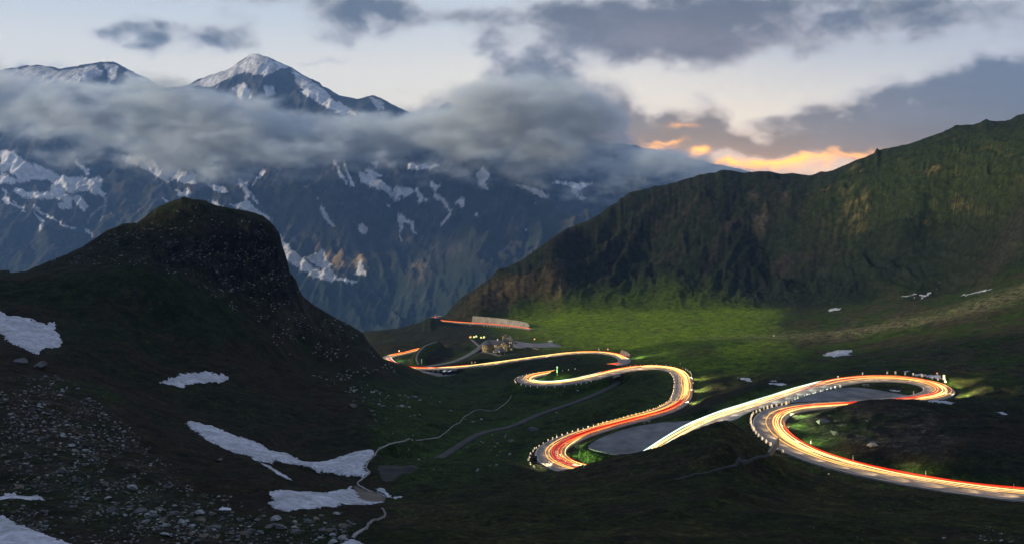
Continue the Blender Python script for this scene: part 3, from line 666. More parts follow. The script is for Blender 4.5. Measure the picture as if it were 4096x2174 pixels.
fcol(500, [(2700,2600),(4000,1700),(5000,1310),(5700,1050),(6700,750),(7700,480)]); fcol(1000, [(2700,2600),(4000,1750),(5100,1330),(5600,1120),(6300,860),(7000,660),(7800,460)])
fcol(1450, [(2700,2600),(4000,1750),(5000,1360),(5600,1110),(6300,860),(6900,680),(7600,530)]); fcol(1640, [(2700,2600),(3800,1800),(4700,1380),(5500,1170),(6300,880),(7000,690),(7700,560)])
fcol(1900, [(2700,2600),(3800,1600),(4600,1260),(5500,960),(6200,780),(6550,640),(7000,680),(7900,600)]); fcol(2010, [(5600,890),(6300,700),(6700,760)]); fcol(2180, [(2700,2400),(3800,1500),(4700,1100),(5600,880),(6050,790),(6500,900),(7300,830),(8000,700)])
fcol(2340, [(3800,1500),(4800,1050),(5500,886),(6000,1000),(7300,860),(8200,710)]); fcol(2500, [(2700,2400),(3800,1500),(5000,1100),(6000,1080),(7300,880),(8300,720)]); fcol(3000, [(2700,2400),(4000,1500),(5500,1150),(7500,900)]); fcol(4200, [(2700,2400),(4000,1500),(5500,1150),(7500,950)])
fp = np.array([((x-CX)/F, math.log(d), y) for x, y, d in fc])
cf = tps_fit(fp[:, :2]*P_(1, 1), fp[:, 2], 1e-5)
NUf, NRf = 860, 470
Uf = np.linspace(-.72, .72, NUf); Lf = np.r_[np.linspace(math.log(2680), math.log(4700), 40, endpoint=False), np.linspace(math.log(4700), math.log(8900), 400, endpoint=False), np.linspace(math.log(8900), math.log(9800), 30)]
uf = np.linspace(-.72, .72, 150); lf = np.linspace(math.log(2680), math.log(9800), 150)
a_, b_2 = np.meshgrid(uf, lf)
PF = upmat(lf, Lf) @ tps_eval(fp[:, :2], cf, a_, b_2) @ upmat(uf, Uf).T
Yf = np.exp(Lf)[:, None]*np.ones((1, NUf)); Xf = Yf*Uf[None]; PXf = CX+F*Uf[None]*np.ones((NRf, 1))
lim = np.interp(PXf, skx, sky_)      # crest line
PF = np.where(Lf[:, None] > math.log(7800), np.maximum(PF, lim), np.maximum(PF, lim+12))
hiT = np.exp(-((np.exp(Lf)[:, None]-8600)/170)**2); PF = PF*(1-hiT)+np.minimum(PF, lim)*hiT*1.0 if False else PF
Hf = Yf*(HY-PF)/F
wobf = (fbm(Xf/900, Yf/900, 3, 401)-.5)*420
g1 = fbm((Xf+wobf)/520, Yf/1700, 6, 411, .55, ridged=True); g2 = fbm((Xf-wobf)/130, Yf/330, 5, 421, .55, ridged=True)
fade = sstep(4300, 5200, Yf); crest = sstep(90, 15, PF-lim)*(Yf > 7700)
Hf = Hf + fade*((g1-.64)*330*(1-.9*crest) + (g2-.62)*120*(1-.75*crest))
PF2 = HY - F*Hf/Yf
# traced snow
def ZS(l): return Z(l, 0, 560, 1.9815)
def ZM(l): return Z(l, 1100, 560, 1.847)
snow_polys = [ZS([(0,90),(60,85),(150,130),(200,170),(300,190),(400,240),(470,280),(540,300),(600,285),(700,300),(760,290),(820,320),(800,400),(840,420),(830,460),(780,430),(700,400),(600,420),(500,400),(560,440),(640,450),(700,540),(660,570),(610,500),(560,470),(560,560),(480,540),(450,500),(520,480),(440,470),(300,470),(180,460),(110,410),(120,380),(200,410),(380,410),(420,360),(380,310),(260,320),(140,345),(130,290),(60,250),(0,300)]),
 ZS([(590,150),(620,170),(700,230),(720,250),(700,275),(650,240),(610,200)]), ZS([(0,290),(60,280),(130,320),(100,350),(30,340),(0,350)]), ZS([(10,370),(50,400),(60,460),(110,495),(200,550),(215,570),(150,540),(80,510),(20,480),(40,440)]),
 ZS([(210,485),(300,540),(400,600),(480,660),(540,690),(620,690),(580,705),(500,690),(420,630),(330,580),(260,520)]), ZS([(250,548),(310,600),(350,640),(330,710),(305,722),(325,660),(290,600)]), ZS([(645,715),(700,690),(720,715),(745,780),(700,735)]),
 ZS([(950,150),(960,110),(1050,130),(1160,120),(1280,120),(1300,170),(1380,200),(1450,250),(1540,260),(1560,350),(1500,350),(1440,330),(1370,310),(1320,330),(1250,290),(1150,240),(1050,190)]),
 ZS([(1590,310),(1700,350),(1800,395),(1810,425),(1740,415),(1690,380),(1640,350)]), ZS([(1890,310),(1970,330),(1970,380),(2000,430),(1960,480),(1990,520),(2080,570),(2130,620),(2150,670),(2050,590),(1950,560),(1850,540),(1810,510),(1920,490),(1960,440),(1900,360)]),
 ZS([(2010,430),(2040,490),(2030,515),(2000,460)]), ZS([(1380,375),(1430,420),(1460,385),(1500,400),(1540,450),(1480,440),(1420,440)]), ZS([(1285,460),(1340,480),(1330,500),(1290,490)]), ZS([(2080,230),(2100,250),(2020,355),(2010,350)]), ZS([(1600,200),(1830,270),(1740,250),(1600,225)]),
 ZS([(1640,465),(1700,490),(1780,530),(1700,520)]),
 ZM([(0,650),(60,740),(120,800),(200,870),(270,930),(330,960),(400,980),(450,1010),(550,1025),(625,1050),(620,1058),(500,1035),(400,1040),(320,1015),(200,960),(110,905),(60,850),(0,700)]),
 ZM([(215,858),(280,850),(345,810),(390,880),(445,930),(400,920),(440,990),(380,990),(330,940),(270,900)]), ZM([(640,870),(650,940),(690,1000),(650,1000),(580,985),(610,960),(620,900)]),
 ZM([(320,478),(350,500),(410,580),(450,655),(420,630),(380,590),(340,540)]), ZM([(640,615),(680,650),(685,700),(630,685),(615,640)]), ZM([(300,395),(312,420),(305,450)]), ZM([(585,605),(605,635),(590,630)]),
 ZM([(510,130),(530,200),(560,260),(590,360),(550,310),(525,240)]), ZM([(430,130),(490,230),(535,335),(500,290),(450,200)]), ZM([(615,235),(720,260),(800,320),(880,370),(930,430),(880,445),(830,395),(760,360),(690,335),(640,310)]), ZM([(640,210),(720,220),(800,260),(730,280),(680,240)]),
 ZM([(700,160),(760,165),(755,210)]), ZM([(825,465),(865,495),(840,495)]), ZM([(900,525),(960,580),(1020,605),(1055,705),(980,620),(940,610),(925,690),(960,780),(920,720),(920,640),(880,565)]), ZM([(1030,345),(1060,350),(1080,410),(1150,440),(1085,435),(1068,470),(1050,410)]),
 ZM([(1180,390),(1240,430),(1315,515),(1300,560),(1250,620),(1210,635),(1260,590),(1295,520),(1230,450),(1185,430)]), ZM([(1380,410),(1410,480),(1360,500),(1340,460)]), ZM([(1480,250),(1530,200),(1580,250),(1540,310),(1575,380),(1510,335)]), ZM([(1140,310),(1220,340),(1190,390),(1145,350)]),
 ZM([(1770,320),(1900,350),(1970,375),(2040,415),(1990,430),(1940,410),(1870,375)]), ZM([(2040,300),(2200,320),(2360,315),(2290,350),(2230,380),(2300,440),(2240,430),(2190,390),(2190,340),(2060,320)]), ZM([(1490,535),(1508,555),(1450,557)]), ZM([(1845,655),(1900,660),(1860,668)]), ZM([(1640,600),(1645,618),(1630,605)]),
 ZM([(870,340),(1000,350),(1020,390),(960,420),(880,400)]), ZM([(980,170),(1250,190),(1100,225),(980,215)]),
 # glacier cap above the cloud
 [(820,300),(965,245),(1015,208),(1080,232),(1160,268),(1060,300),(980,292),(900,318),(860,350),(760,350)],[(980,330),(1010,390),(960,400),(930,350)],[(1050,350),(1090,345),(1110,380),(1070,390)],[(1160,268),(1290,350),(1330,400),(1410,460),(1300,430),(1220,380),(1190,330)],[(420,255),(470,255),(460,310),(430,340)],[(505,275),(600,320),(560,330),(500,300)],[(0,285),(180,262),(240,285),(380,262),(420,300),(300,340),(0,360)],
 [(1480,390),(1530,410),(1540,440),(1500,430)],[(1330,400),(1420,450),(1480,470),(1340,450)]]
dm = fbm(Xf/60, Yf/60, 5, 431)-.5; dm2 = fbm(Xf/60+50, Yf/60, 5, 441)-.5
SN = polymask(snow_polys, .42)
pxf = PXf+dm*26; pyf = PF2+dm2*18
sn = readmask(SN, pxf, pyf)
lf3 = fbm((Xf+wobf*.3)/34, Yf/90, 5, 471, .6, ridged=True)
sn = sstep(.42, .60, sn*1.05+(g2-.6)*.7+(lf3-.6)*1.05-.02)
sn = sn*(1-.45*sstep(8000, 8300, Yf)*sstep(.5, .66, lf3*.6+g2*.4))
lf_n = fbm(Xf/130, Yf/260, 5, 451); lf2 = fbm(Xf/40, Yf/60, 4, 461)
C = np.ones(Hf.shape+(3,), np.float32)*P_(.030,.032,.030)
lay(P_(.026,.034,.020), sstep(.45, .6, lf_n)*.8); lay(P_(.075,.070,.062), sstep(.60, .72, g2*.5+lf2*.5)*.6)
lay(P_(.020,.034,.022), sstep(1000, 1150, PF2)*.8)
lay(P_(.080,.078,.024), readmask(polymask([ZM([(0,380),(250,380),(560,400),(560,540),(300,640),(0,620)]), ZS([(850,360),(1000,330),(1180,560),(1080,620),(850,600)]), ZM([(1900,500),(2250,540),(2230,620),(2050,600)])], 12), PXf, PF2)*sstep(.4, .6, lf_n)*.7)
lay(P_(.34,.23,.10), readmask(polymask([ZM([(280,740),(450,720),(620,780),(800,810),(800,880),(700,880),(850,950),(680,980),(560,900),(480,960),(300,860)]), ZM([(870,950),(1000,960),(1120,930),(1120,1000),(900,1000)]), ZS([(960,380),(1180,560),(1120,600),(1000,480)])], 6), PXf, PF2)*sstep(.60, .72, lf2*.55+g2*.5)*.85)  # sunlit rock patches: the warm sunlight is put into the colour
# stream beds
def line(P, w):
    out = []
    for a, b__ in zip(P[:-1], P[1:]):
        a = np.array(a); c = np.array(b__); d = (c-a)/np.hypot(*(c-a)); n = np.array([-d[1], d[0]])*w; out.append([a+n, c+n, c-n, a-n])
    return out
st = line(ZM([(1205,700),(1200,800),(1130,880),(1100,950),(1060,1040),(980,1140),(910,1230),(905,1300),(960,1366)]), 2.2)+line(ZM([(1130,1010),(1110,1130),(1040,1230),(1010,1320)]), 2)+line(ZM([(700,1095),(790,1180),(860,1280),(960,1366)]), 2.2)
lay(P_(.16,.155,.15), readmask(polymask(st, .7), PXf+dm*14, PF2)*.45)
lay(P_(.60,.60,.62), sn)
wl_ = line(ZS([(835,460),(840,510),(800,650)]), 1.6)+line(ZS([(835,510),(740,580),(690,660)]), 1.5)
lay(P_(.7,.7,.72), readmask(polymask(wl_, .5), PXf+dm*10, PF2)*.8)
far_m, N, L, b = new_mat('mountain')
at = N.new('ShaderNodeVertexColor'); at.layer_name = 'Col'; tcn = N.new('ShaderNodeTexCoord')
f = mul(ramp(noise(.022, 7, .7), .3, .7, .62, 1.35), ramp(noise(.004, 3), .3, .7, .8, 1.2))
vm = N.new('ShaderNodeVectorMath'); vm.operation = 'SCALE'; L.new(at.outputs['Color'], vm.inputs[0]); L.new(f, vm.inputs['Scale'])
L.new(vm.outputs[0], b.inputs['Base Color']); b.inputs['Roughness'].default_value = .95; b.inputs['Specular IOR Level'].default_value = .1
bp = N.new('ShaderNodeBump'); bp.inputs['Strength'].default_value = 1; bp.inputs['Distance'].default_value = 22
L.new(noise(.02, 8, .65), bp.inputs['Height']); L.new(bp.outputs[0], b.inputs['Normal'])
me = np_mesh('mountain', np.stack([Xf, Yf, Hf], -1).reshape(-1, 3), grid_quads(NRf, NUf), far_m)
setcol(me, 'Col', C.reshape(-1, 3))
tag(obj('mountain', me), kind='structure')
print('far', round(time.time()-T0, 1))
# ------------------------------------------------------------------ road surfaces
def asphalt(name, c, rough=.72):
    m, N, L, b = new_mat(name)
    tcn = N.new('ShaderNodeTexCoord')
    def noi(sc, det, vec=None):
        n = N.new('ShaderNodeTexNoise'); n.inputs['Scale'].default_value = sc; n.inputs['Detail'].default_value = det
        L.new(tcn.outputs['Object'], n.inputs['Vector']); return n.outputs['Fac']
    r = N.new('ShaderNodeMapRange'); r.inputs[1].default_value = .35; r.inputs[2].default_value = .65; r.inputs[3].default_value = .72; r.inputs[4].default_value = 1.25; L.new(noi(.14, 6), r.inputs[0])
    r2 = N.new('ShaderNodeMapRange'); r2.inputs[1].default_value = .3; r2.inputs[2].default_value = .7; r2.inputs[3].default_value = .85; r2.inputs[4].default_value = 1.15; L.new(noi(2.5, 6), r2.inputs[0])
    mm = N.new('ShaderNodeMath'); mm.operation = 'MULTIPLY'; L.new(r.outputs[0], mm.inputs[0]); L.new(r2.outputs[0], mm.inputs[1])
    vm = N.new('ShaderNodeVectorMath'); vm.operation = 'SCALE'; vm.inputs[0].default_value = c; L.new(mm.outputs[0], vm.inputs['Scale'])
    L.new(vm.outputs[0], b.inputs['Base Color']); b.inputs['Roughness'].default_value = rough
    bp = N.new('ShaderNodeBump'); bp.inputs['Strength'].default_value = .3; bp.inputs['Distance'].default_value = .02; L.new(noi(8, 4), bp.inputs['Height']); L.new(bp.outputs[0], b.inputs['Normal'])
    return m
m_asph = asphalt('asphalt', (.200, .185, .175)); m_pad = asphalt('parking_asphalt', (.150, .147, .158)); [setattr(n_.inputs[3], 'default_value', .55) for n_ in m_pad.node_tree.nodes if n_.type == 'MAP_RANGE' and abs(n_.inputs[1].default_value-.35) < .01]; m_grav = asphalt('gravel', (.042, .040, .042), .95)
m_path = asphalt('path_gravel', (.10, .098, .10), .95); m_line = flat_mat('road_paint', (.46, .45, .42), .6, var=.2)
def normals(C):
    d = np.gradient(C[:, :2], axis=0); d /= np.maximum(np.hypot(d[:, 0], d[:, 1]), 1e-6)[:, None]
    return np.stack([-d[:, 1], d[:, 0]], 1)
def ribbon(C, offs, zs):
    """offs/zs: list of per-sample arrays (or scalars) across the road"""
    n = normals(C); rows = []
    for o, z in zip(offs, zs):
        o = np.broadcast_to(o, len(C)); z = np.broadcast_to(z, len(C))
        rows.append(np.stack([C[:, 0]+n[:, 0]*o, C[:, 1]+n[:, 1]*o, C[:, 2]+z], 1))
    return np.stack(rows, 1)
def road(name, C, mat, edge=.12, lift=0.0, skirt=1.6):
    w = C[:, 3]/2
    V = ribbon(C, [w+skirt*.6, w+.02, w, w*.5, 0*w, -w*.5, -w, -w-.02, -w-skirt*.6], [-skirt, -.03, lift, lift+.03, lift+.05, lift+.03, lift, -.03, -skirt])
    me = np_mesh(name, V[:, ::-1].reshape(-1, 3), grid_quads(len(C), 9), mat, True)
    o = obj(name, me); tag(o, kind='structure'); return o
ro = road('road', RS['A'], m_asph); 
road('road', RS['E'], m_asph); road('track', RS['F'], m_grav, skirt=.6); road('access_road', RS['G'], m_path, skirt=.5, lift=.02)
road('footpath', RS['H'], m_path, skirt=.4, lift=.04); road('footpath', RS['P'], m_path, skirt=.4, lift=.05); road('footpath', RS['Q'], m_path, skirt=.3, lift=.03)
def stripe(name, C, off, w=.16, dash=None, z=.075, gap=None, par=ro):
    """painted line on the road, butted segments"""
    V = []; Q = []; n = normals(C)
    step = 2
    for i in range(0, len(C)-step, step):
        if dash and (i//step) % dash[0] >= dash[1]: continue
        j = i+step; o0 = off(C[i, 3]/2); o1 = off(C[j, 3]/2); k = len(V)
        for q, o in ((i, o0-w), (i, o0+w), (j, o1+w), (j, o1-w)): V.append((C[q, 0]+n[q, 0]*o, C[q, 1]+n[q, 1]*o, C[q, 2]+z))
        Q.append((k+3, k+2, k+1, k))
    me = np_mesh(name, V, Q, m_line, False); return obj(name, me, par)
stripe('edge_line', RS['A'], lambda w: w-.35, z=.03); stripe('edge_line', RS['A'], lambda w: -w+.35, z=.03); stripe('centre_line', RS['A'], lambda w: 0*w, .06, (4, 2), z=.07)
stripe('edge_line', RS['E'], lambda w: w-.35, z=.05)
for k, nm, mt in (('P1','parking_area',m_pad),('P2','parking_area',m_pad),('P3','parking_area',m_asph),('P4','parking_area',m_pad)):
    Pw = padpoly(k); z = PADS[k][1]
    # rounded outline
    Q = np.vstack([Pw, Pw[:3]]); t = np.arange(len(Q)); 
    C4 = catmull([np.append(p, 1.0) for p in Q], 2.0); i0 = np.argmin(np.hypot(*(C4[:, :2]-Pw[1][:2]).T)); i1 = len(C4)-1-np.argmin(np.hypot(*(C4[::-1, :2]-Pw[1][:2]).T)); 
    out = C4[i0:max(i1, i0+3)][:, :3] if i1 > i0+10 else Pw
    cen = out.mean(0); tris = geometry.tessellate_polygon([[Vector((p[0], p[1], 0)) for p in out]])
    V = [(p[0], p[1], z+.0) for p in out]; n_ = len(V)
    Fc = []
    for t3 in tris:
        a, c, d = [np.array(V[i]) for i in t3]
        cr = np.cross(c-a, d-a)[2]; Fc.append(tuple(t3) if cr > 0 else tuple(t3)[::-1])
    V += [(p[0]+(p[0]-cen[0])*.012, p[1]+(p[1]-cen[1])*.012, z-1.0) for p in out]
    Fc += [((i+1) % n_, i, n_+i, n_+(i+1) % n_) for i in range(n_)]
    me = bpy.data.meshes.new(nm); me.from_pydata(V, [], Fc); me.materials.append(mt); me.update()
    bm = bmesh.new(); bm.from_mesh(me); bmesh.ops.recalc_face_normals(bm, faces=bm.faces); 
    up_ = [f_ for f_ in bm.faces if abs(f_.normal.z) > .9]
    if up_ and sum(f_.normal.z*f_.calc_area() for f_ in up_) < 0: bmesh.ops.reverse_faces(bm, faces=bm.faces)
    bm.to_mesh(me); bm.free()
    tag(obj(nm, me), kind='structure')
print('roads', round(time.time()-T0, 1))

# ------------------------------------------------------------------ lights of the passing traffic
def emit_mat(name, col, s):
    m = bpy.data.materials.new(name); m.use_nodes = True; N = m.node_tree.nodes; N.remove(N['Principled BSDF'])
    e = N.new('ShaderNodeEmission'); e.inputs[0].default_value = (*col, 1); e.inputs[1].default_value = s
    m.node_tree.links.new(e.outputs[0], N['Material Output'].inputs[0]); return m
EM = {'Y': emit_mat('light_yellow', (1, .50, .10), 2.0), 'W': emit_mat('light_cream', (1, .70, .25), 2.5), 'G': emit_mat('light_white', (.82, 1, .84), 1.9),
      'R': emit_mat('light_red', (1, .035, .02), 1.15), 'O': emit_mat('light_orange', (1, .22, .055), 1.4), 'D': emit_mat('light_dark_red', (1, .015, .02), .62)}
CN = {'Y': 'yellow', 'W': 'cream', 'G': 'white', 'R': 'red', 'O': 'orange', 'D': 'dark red'}
def trail(label, C, streaks, rbase=.085, seed=0):
    t = empty('light_trail', C[len(C)//2, :3]); tag(t, label, 'light trail', 'traffic light trails along the road')
    base = Vector(C[len(C)//2, :3]); n = normals(C); L_ = len(C); s = np.linspace(0, 1, L_)
    rg_ = np.random.default_rng(seed)
    for (off, c, a, b_, *r) in streaks:
        i0, i1 = int(a*(L_-1)), int(b_*(L_-1)); ss = s[i0:i1+1]
        if len(ss) < 4: continue
        amp = rg_.uniform(.03, .09); ph = rg_.uniform(0, 6)
        o = (off+amp*np.sin(ss*rg_.uniform(4, 9)+ph)+.02*np.sin(ss*23+ph))*C[i0:i1+1, 3]/2
        rr = (r[0] if r else 1)*rbase*rg_.uniform(.9, 1.5)
        hz = .62 if c in 'YWG' else .85
        Cc = C[i0:i1+1]; nn = n[i0:i1+1]; ctr = np.stack([Cc[:, 0]+nn[:, 0]*o, Cc[:, 1]+nn[:, 1]*o, Cc[:, 2]+hz+.04*np.sin(ss*40+ph)], 1)-np.array(base)
        taper = np.minimum(1, np.minimum(np.arange(len(ss)), np.arange(len(ss))[::-1])/4+.15)*rr
        V = []
        for k in range(4):
            th = math.pi/4+k*math.pi/2
            V.append(ctr+np.stack([nn[:, 0]*math.cos(th)*taper, nn[:, 1]*math.cos(th)*taper, math.sin(th)*taper], 1))
        V = np.stack(V, 1).reshape(-1, 3); m_ = len(ss); a_i = np.arange(m_-1)[:, None]*4
        Q = np.concatenate([np.stack([a_i[:, 0]+k, a_i[:, 0]+(k+1) % 4, a_i[:, 0]+4+(k+1) % 4, a_i[:, 0]+4+k], 1) for k in range(4)])
        o_ = obj('streak', np_mesh('streak', V, Q, EM[c], True), t); o_['label'] = CN[c]+' streak'
    return t
A = RS['A']
trail('red and cream light trails rounding the nearest hairpin ringed with white stones', A[0:132],
  [(-1.00,'R',0,.62),(-.93,'R',0,.60),(-.86,'O',0,.63),(-.97,'R',.05,.5,1.3),(-.80,'R',0,.55),(-.70,'W',0,1),(-.62,'W',.3,1,1.4),(-.55,'W',.35,.95,1.5),(-.46,'W',.4,.9,1.4),(-.36,'Y',.42,.85),(-.28,'W',.38,.9,1.5),(-.66,'O',.5,1),(-.50,'R',.55,1),(-.40,'R',.6,1,1.3),(-.2,'Y',.25,1,1.3),(-.10,'Y',0,.55,.6),(-.12,'R',.5,1),(.10,'Y',.3,1,1.1),(-.3,'R',.66,1,1.5),(-.55,'O',.7,1,1.3),(-.75,'O',.72,1),(-.42,'W',0,.35,.8)], .085, 1)
trail('cream and red light trails round the far right loop', A[132:205],
  [(-.75,'Y',0,.75),(-.62,'R',0,1),(-.5,'W',0,1,1.4),(-.4,'W',.1,.8,1.5),(-.3,'O',.0,1),(-.2,'W',.1,.7,1.5),(-.1,'R',0,.9,1.4),(.0,'Y',.0,.8),(.1,'R',0,.5,1.4),(.22,'Y',0,1,1.2),(-.55,'R',.4,1),(-.7,'O',.5,1),(-.02,'R',.5,1)], .09, 2)
trail('pale white light trails on the straight running down from the loop', A[200:300],
  [(-.98,'G',0,1,1.0),(-.88,'G',0,1,1.1),(-.78,'G',0,1,1.2),(-.66,'W',0,1,1.1),(-.60,'W',.1,1,1.0),(-.46,'W',0,1,1.0),(-.38,'Y',0,1,.7),(-.24,'G',.1,1,1.0),(-.14,'W',0,1,1.0),(.02,'W',.2,1,.8),(.05,'R',0,.4),(-.3,'R',0,.3),(.55,'R',.35,1,.5),(-1.05,'G',0,.9)], .066, 3)
trail('red and orange light trails from the lower hairpin along the stone lined straight', A[298:412],
  [(.36,'Y',.05,1,1.5),(.12,'Y',0,1,1.4),(-.04,'O',.1,1,.7),(-.10,'R',0,1),(-.16,'D',.0,1,1.5),(-.22,'R',.15,1),(-.28,'D',.25,1,1.6),(-.34,'R',.0,1),(-.39,'D',.25,1,1.5),(-.45,'O',.1,1),(-.51,'R',.2,1),(-.56,'O',.15,1,1.2),(-.62,'O',.2,.95),(-.68,'Y',.12,.6),(-.73,'O',.15,.9,.8),(-.79,'Y',.1,.45),(-.95,'W',0,.42,1.3),(-1.0,'R',0,.2),(-.88,'R',0,.22),(.78,'Y',.55,1,.9)], .085, 4)
trail('broad yellow light trails on the short climb beside the lit bank', A[410:486],
  [(.12,'Y',0,1,1.5),(.0,'Y',0,.8,1.3),(-.1,'Y',.1,1,1.5),(-.2,'W',.1,1,1.6),(-.3,'W',.15,1,1.8),(-.4,'W',.1,1,1.8),(-.5,'W',.2,1,1.7),(-.6,'Y',.1,.95,1.6),(-.68,'Y',0,1,1.3),(-.26,'Y',0,.6,1.3),(-.45,'O',0,.5),(-.74,'O',0,.6),(-.1,'O',.0,.3),(-.78,'W',.5,1,1.4),(-.86,'R',.7,1)], .105, 5)
trail('green white and cream light trails over the crest above the winding track', A[484:545],
  [(-.98,'G',.2,1,1.1),(-.85,'G',.25,.95,1.2),(-.75,'R',0,.55),(-.6,'W',0,1,1.3),(-.5,'Y',0,1,1.2),(-.4,'W',.3,1,1.2),(-.65,'O',0,.5),(-.2,'W',.1,1,.9),(-.9,'R',0,.35),(-.05,'Y',.45,1)], .12, 6)
trail('yellow and red light trails circling the small hairpin in mid valley', A[543:632],
  [(.40,'Y',.1,.75,1),(.22,'Y',0,.9,1),(.05,'O',.1,1,.8),(-.1,'Y',0,.9,1.1),(-.25,'R',0,1,1.2),(-.35,'O',.1,1),(-.5,'W',0,.6,1.1),(-.6,'R',.3,1,1.4),(-.45,'R',.4,1,1.2),(-.75,'Y',.0,.5),(-.1,'R',.5,1),(.3,'O',.5,1)], .11, 7)
trail('cream and red light trails on the long bend below the inn', A[655:800],
  [(.0,'Y',0,.2,1.2),(.2,'Y',0,.3,1.2),(-.3,'W',0,1,1.1),(-.1,'Y',.0,.95,1.1),(-.6,'R',0,.45,1.3),(-.75,'R',.0,.42,1.1),(-.45,'O',.0,.5),(.15,'Y',.3,.8,.7),(-.5,'W',.4,1,.9),(-.8,'R',.85,1,1.4),(.4,'W',0,.15)], .14, 8)
trail('red light trail past the big car park by the two blue vans', A[798:878],
  [(-.5,'R',0,.9,1.5),(-.35,'R',0,.95,1.6),(-.2,'R',0,.95,1.4),(.0,'O',.0,.9,1),(.1,'Y',0,1,.8),(-.8,'G',.05,.25,1.2),(-.7,'G',.75,1,1.3)], .13, 9)
trail('orange light trails where the road slips behind the dark hill', A[885:935],
  [(.6,'Y',0,1,1.2),(.3,'Y',0,1,1.4),(.0,'O',0,1,1.3),(-.3,'R',0,1,1.5),(-.5,'Y',0,.8,1.2),(-.1,'R',0,1,1.3),(.45,'R',0,1)], .14, 10)
trail('thin red light trail along the distant wall and viaduct', RS['E'][8:170],
  [(-.3,'O',0,1,1.1),(.1,'Y',0,.95,1.0),(-.5,'R',0,1,1.0),(.4,'O',0,.6,.8),(-.1,'R',.4,1,1.5),(-.3,'R',.65,1,1.8)], .17, 11)
print('trails', round(time.time()-T0, 1))
# added spots for passing headlamps, aimed sideways to light the verges
def lamp(loc, e, col, rad=.25, aim=None, size=75):
    l = bpy.data.lights.new('headlamp', 'SPOT' if aim is not None else 'POINT'); l.energy = e; l.color = col; l.shadow_soft_size = rad
    l.shadow_soft_size = rad
    o = bpy.data.objects.new('headlamp', l); o.location = loc; COL.objects.link(o)
    if aim is not None:
        l.spot_size = R(size); l.spot_blend = 1; o.rotation_euler = (Vector(aim)-Vector(loc)).to_track_quat('-Z', 'Y').to_euler()
    return o
def side(i, off, z, C=A):
    n = normals(C)[i]; return (C[i, 0]+n[0]*off, C[i, 1]+n[1]*off, C[i, 2]+z)
warm = (1, .80, .42); cool = (.85, 1, .80)
LAMPS = [(A_LOOP-4, 0, 1.0, -26, -.5, 30000, warm, 80), (A_LOOP+6, 0, 1.0, -26, 0, 22000, warm, 80), (A_H1, -3, .9, -22, -.5, 16000, (.85, 1, .45), 100), (A_H1+14, -3, .9, -20, -.5, 12000, (.85, 1, .45), 100), (A_H1-16, -3, .9, -22, -.5, 14000, (.85, 1, .45), 100), (30, -3, .9, -22, -.5, 3500, (1, .9, .4), 100), (50, -3, .9, -22, -.5, 3500, (1, .7, .35), 100),
  (A_H2, -2, .9, -20, -1, 9000, (.7, 1, .45), 110), (A_H2-12, -2, .9, -20, -1, 8000, (.7, 1, .45), 110), (A_H2+16, -2, .9, -22, -1, 7000, (.7, 1, .45), 110), (A_H2-8, 2, 1.2, 9, -.5, 3000, warm, 110), (A_C2-4, -2, 1, -24, -.5, 24000, warm, 90), (A_C2-24, -2, 1, -22, -.5, 20000, warm, 90), (A_C2+16, -2, 1, -20, -.3, 12000, warm, 90),
  (A_H3, -2, .9, -22, -1, 6000, (.6, 1, .4), 110), (A_H3-22, -2, .9, -22, -1, 6000, (.7, 1, .4), 110), (A_D, 0, 1, -30, 0, 26000, cool, 90), (A_DE-12, -2, 1, -22, -1, 14000, (.6, 1, .5), 100), (A_DE-4, 2, 1, -24, -1, 14000, (.6, 1, .5), 100)]
LAMPS = [(i, o0, z0+1.0, o1, z1-.8, e*3.2, c, min(sz, 95)) for i, o0, z0, o1, z1, e, c, sz in LAMPS]
for i, o0, z0, o1, z1, e, c, sz in LAMPS: lamp(side(i, o0, z0), e, c, .9, side(i, o1, z1), sz)

# dipped beams along the whole road, one lamp every few car lengths
for k in range(6, 930, 3):
    if 628 < k < 652: continue
    e = 7500*(1.0 if k < 620 else 1.6)*rng.uniform(.9, 1.1)
    o_ = A[k, 3]*(.16 if (k//3) % 2 else -.2)
    kf = k+9 if A[min(k+9, 945), 1] > A[max(k-9, 0), 1] else k-9
    lamp(side(k, o_, 1.7), e, ((1, .66, .34)) if not (206 < k < 296) else (.95, 1, .80), .35, side(max(0, min(945, kf)), o_, .0), 62)
# ------------------------------------------------------------------ haze and cloud
b_ = MB(); b_.box(-8500, 8500, -3000, 9950, -1400, 1330)
hz = b_.mesh('haze', None) if False else None
me = bpy.data.meshes.new('haze'); me.from_pydata(b_.v, [], b_.f)
mh = bpy.data.materials.new('haze'); mh.use_nodes = True; N = mh.node_tree.nodes; N.remove(N['Principled BSDF'])
pv = N.new('ShaderNodeVolumePrincipled'); pv.inputs['Color'].default_value = (.24, .46, .92, 1); pv.inputs['Density'].default_value = 4.6e-5; pv.inputs['Anisotropy'].default_value = .2
mh.node_tree.links.new(pv.outputs[0], N['Material Output'].inputs['Volume']); me.materials.append(mh)
mh.cycles.homogeneous_volume = True
tag(obj('haze', me), kind='stuff')

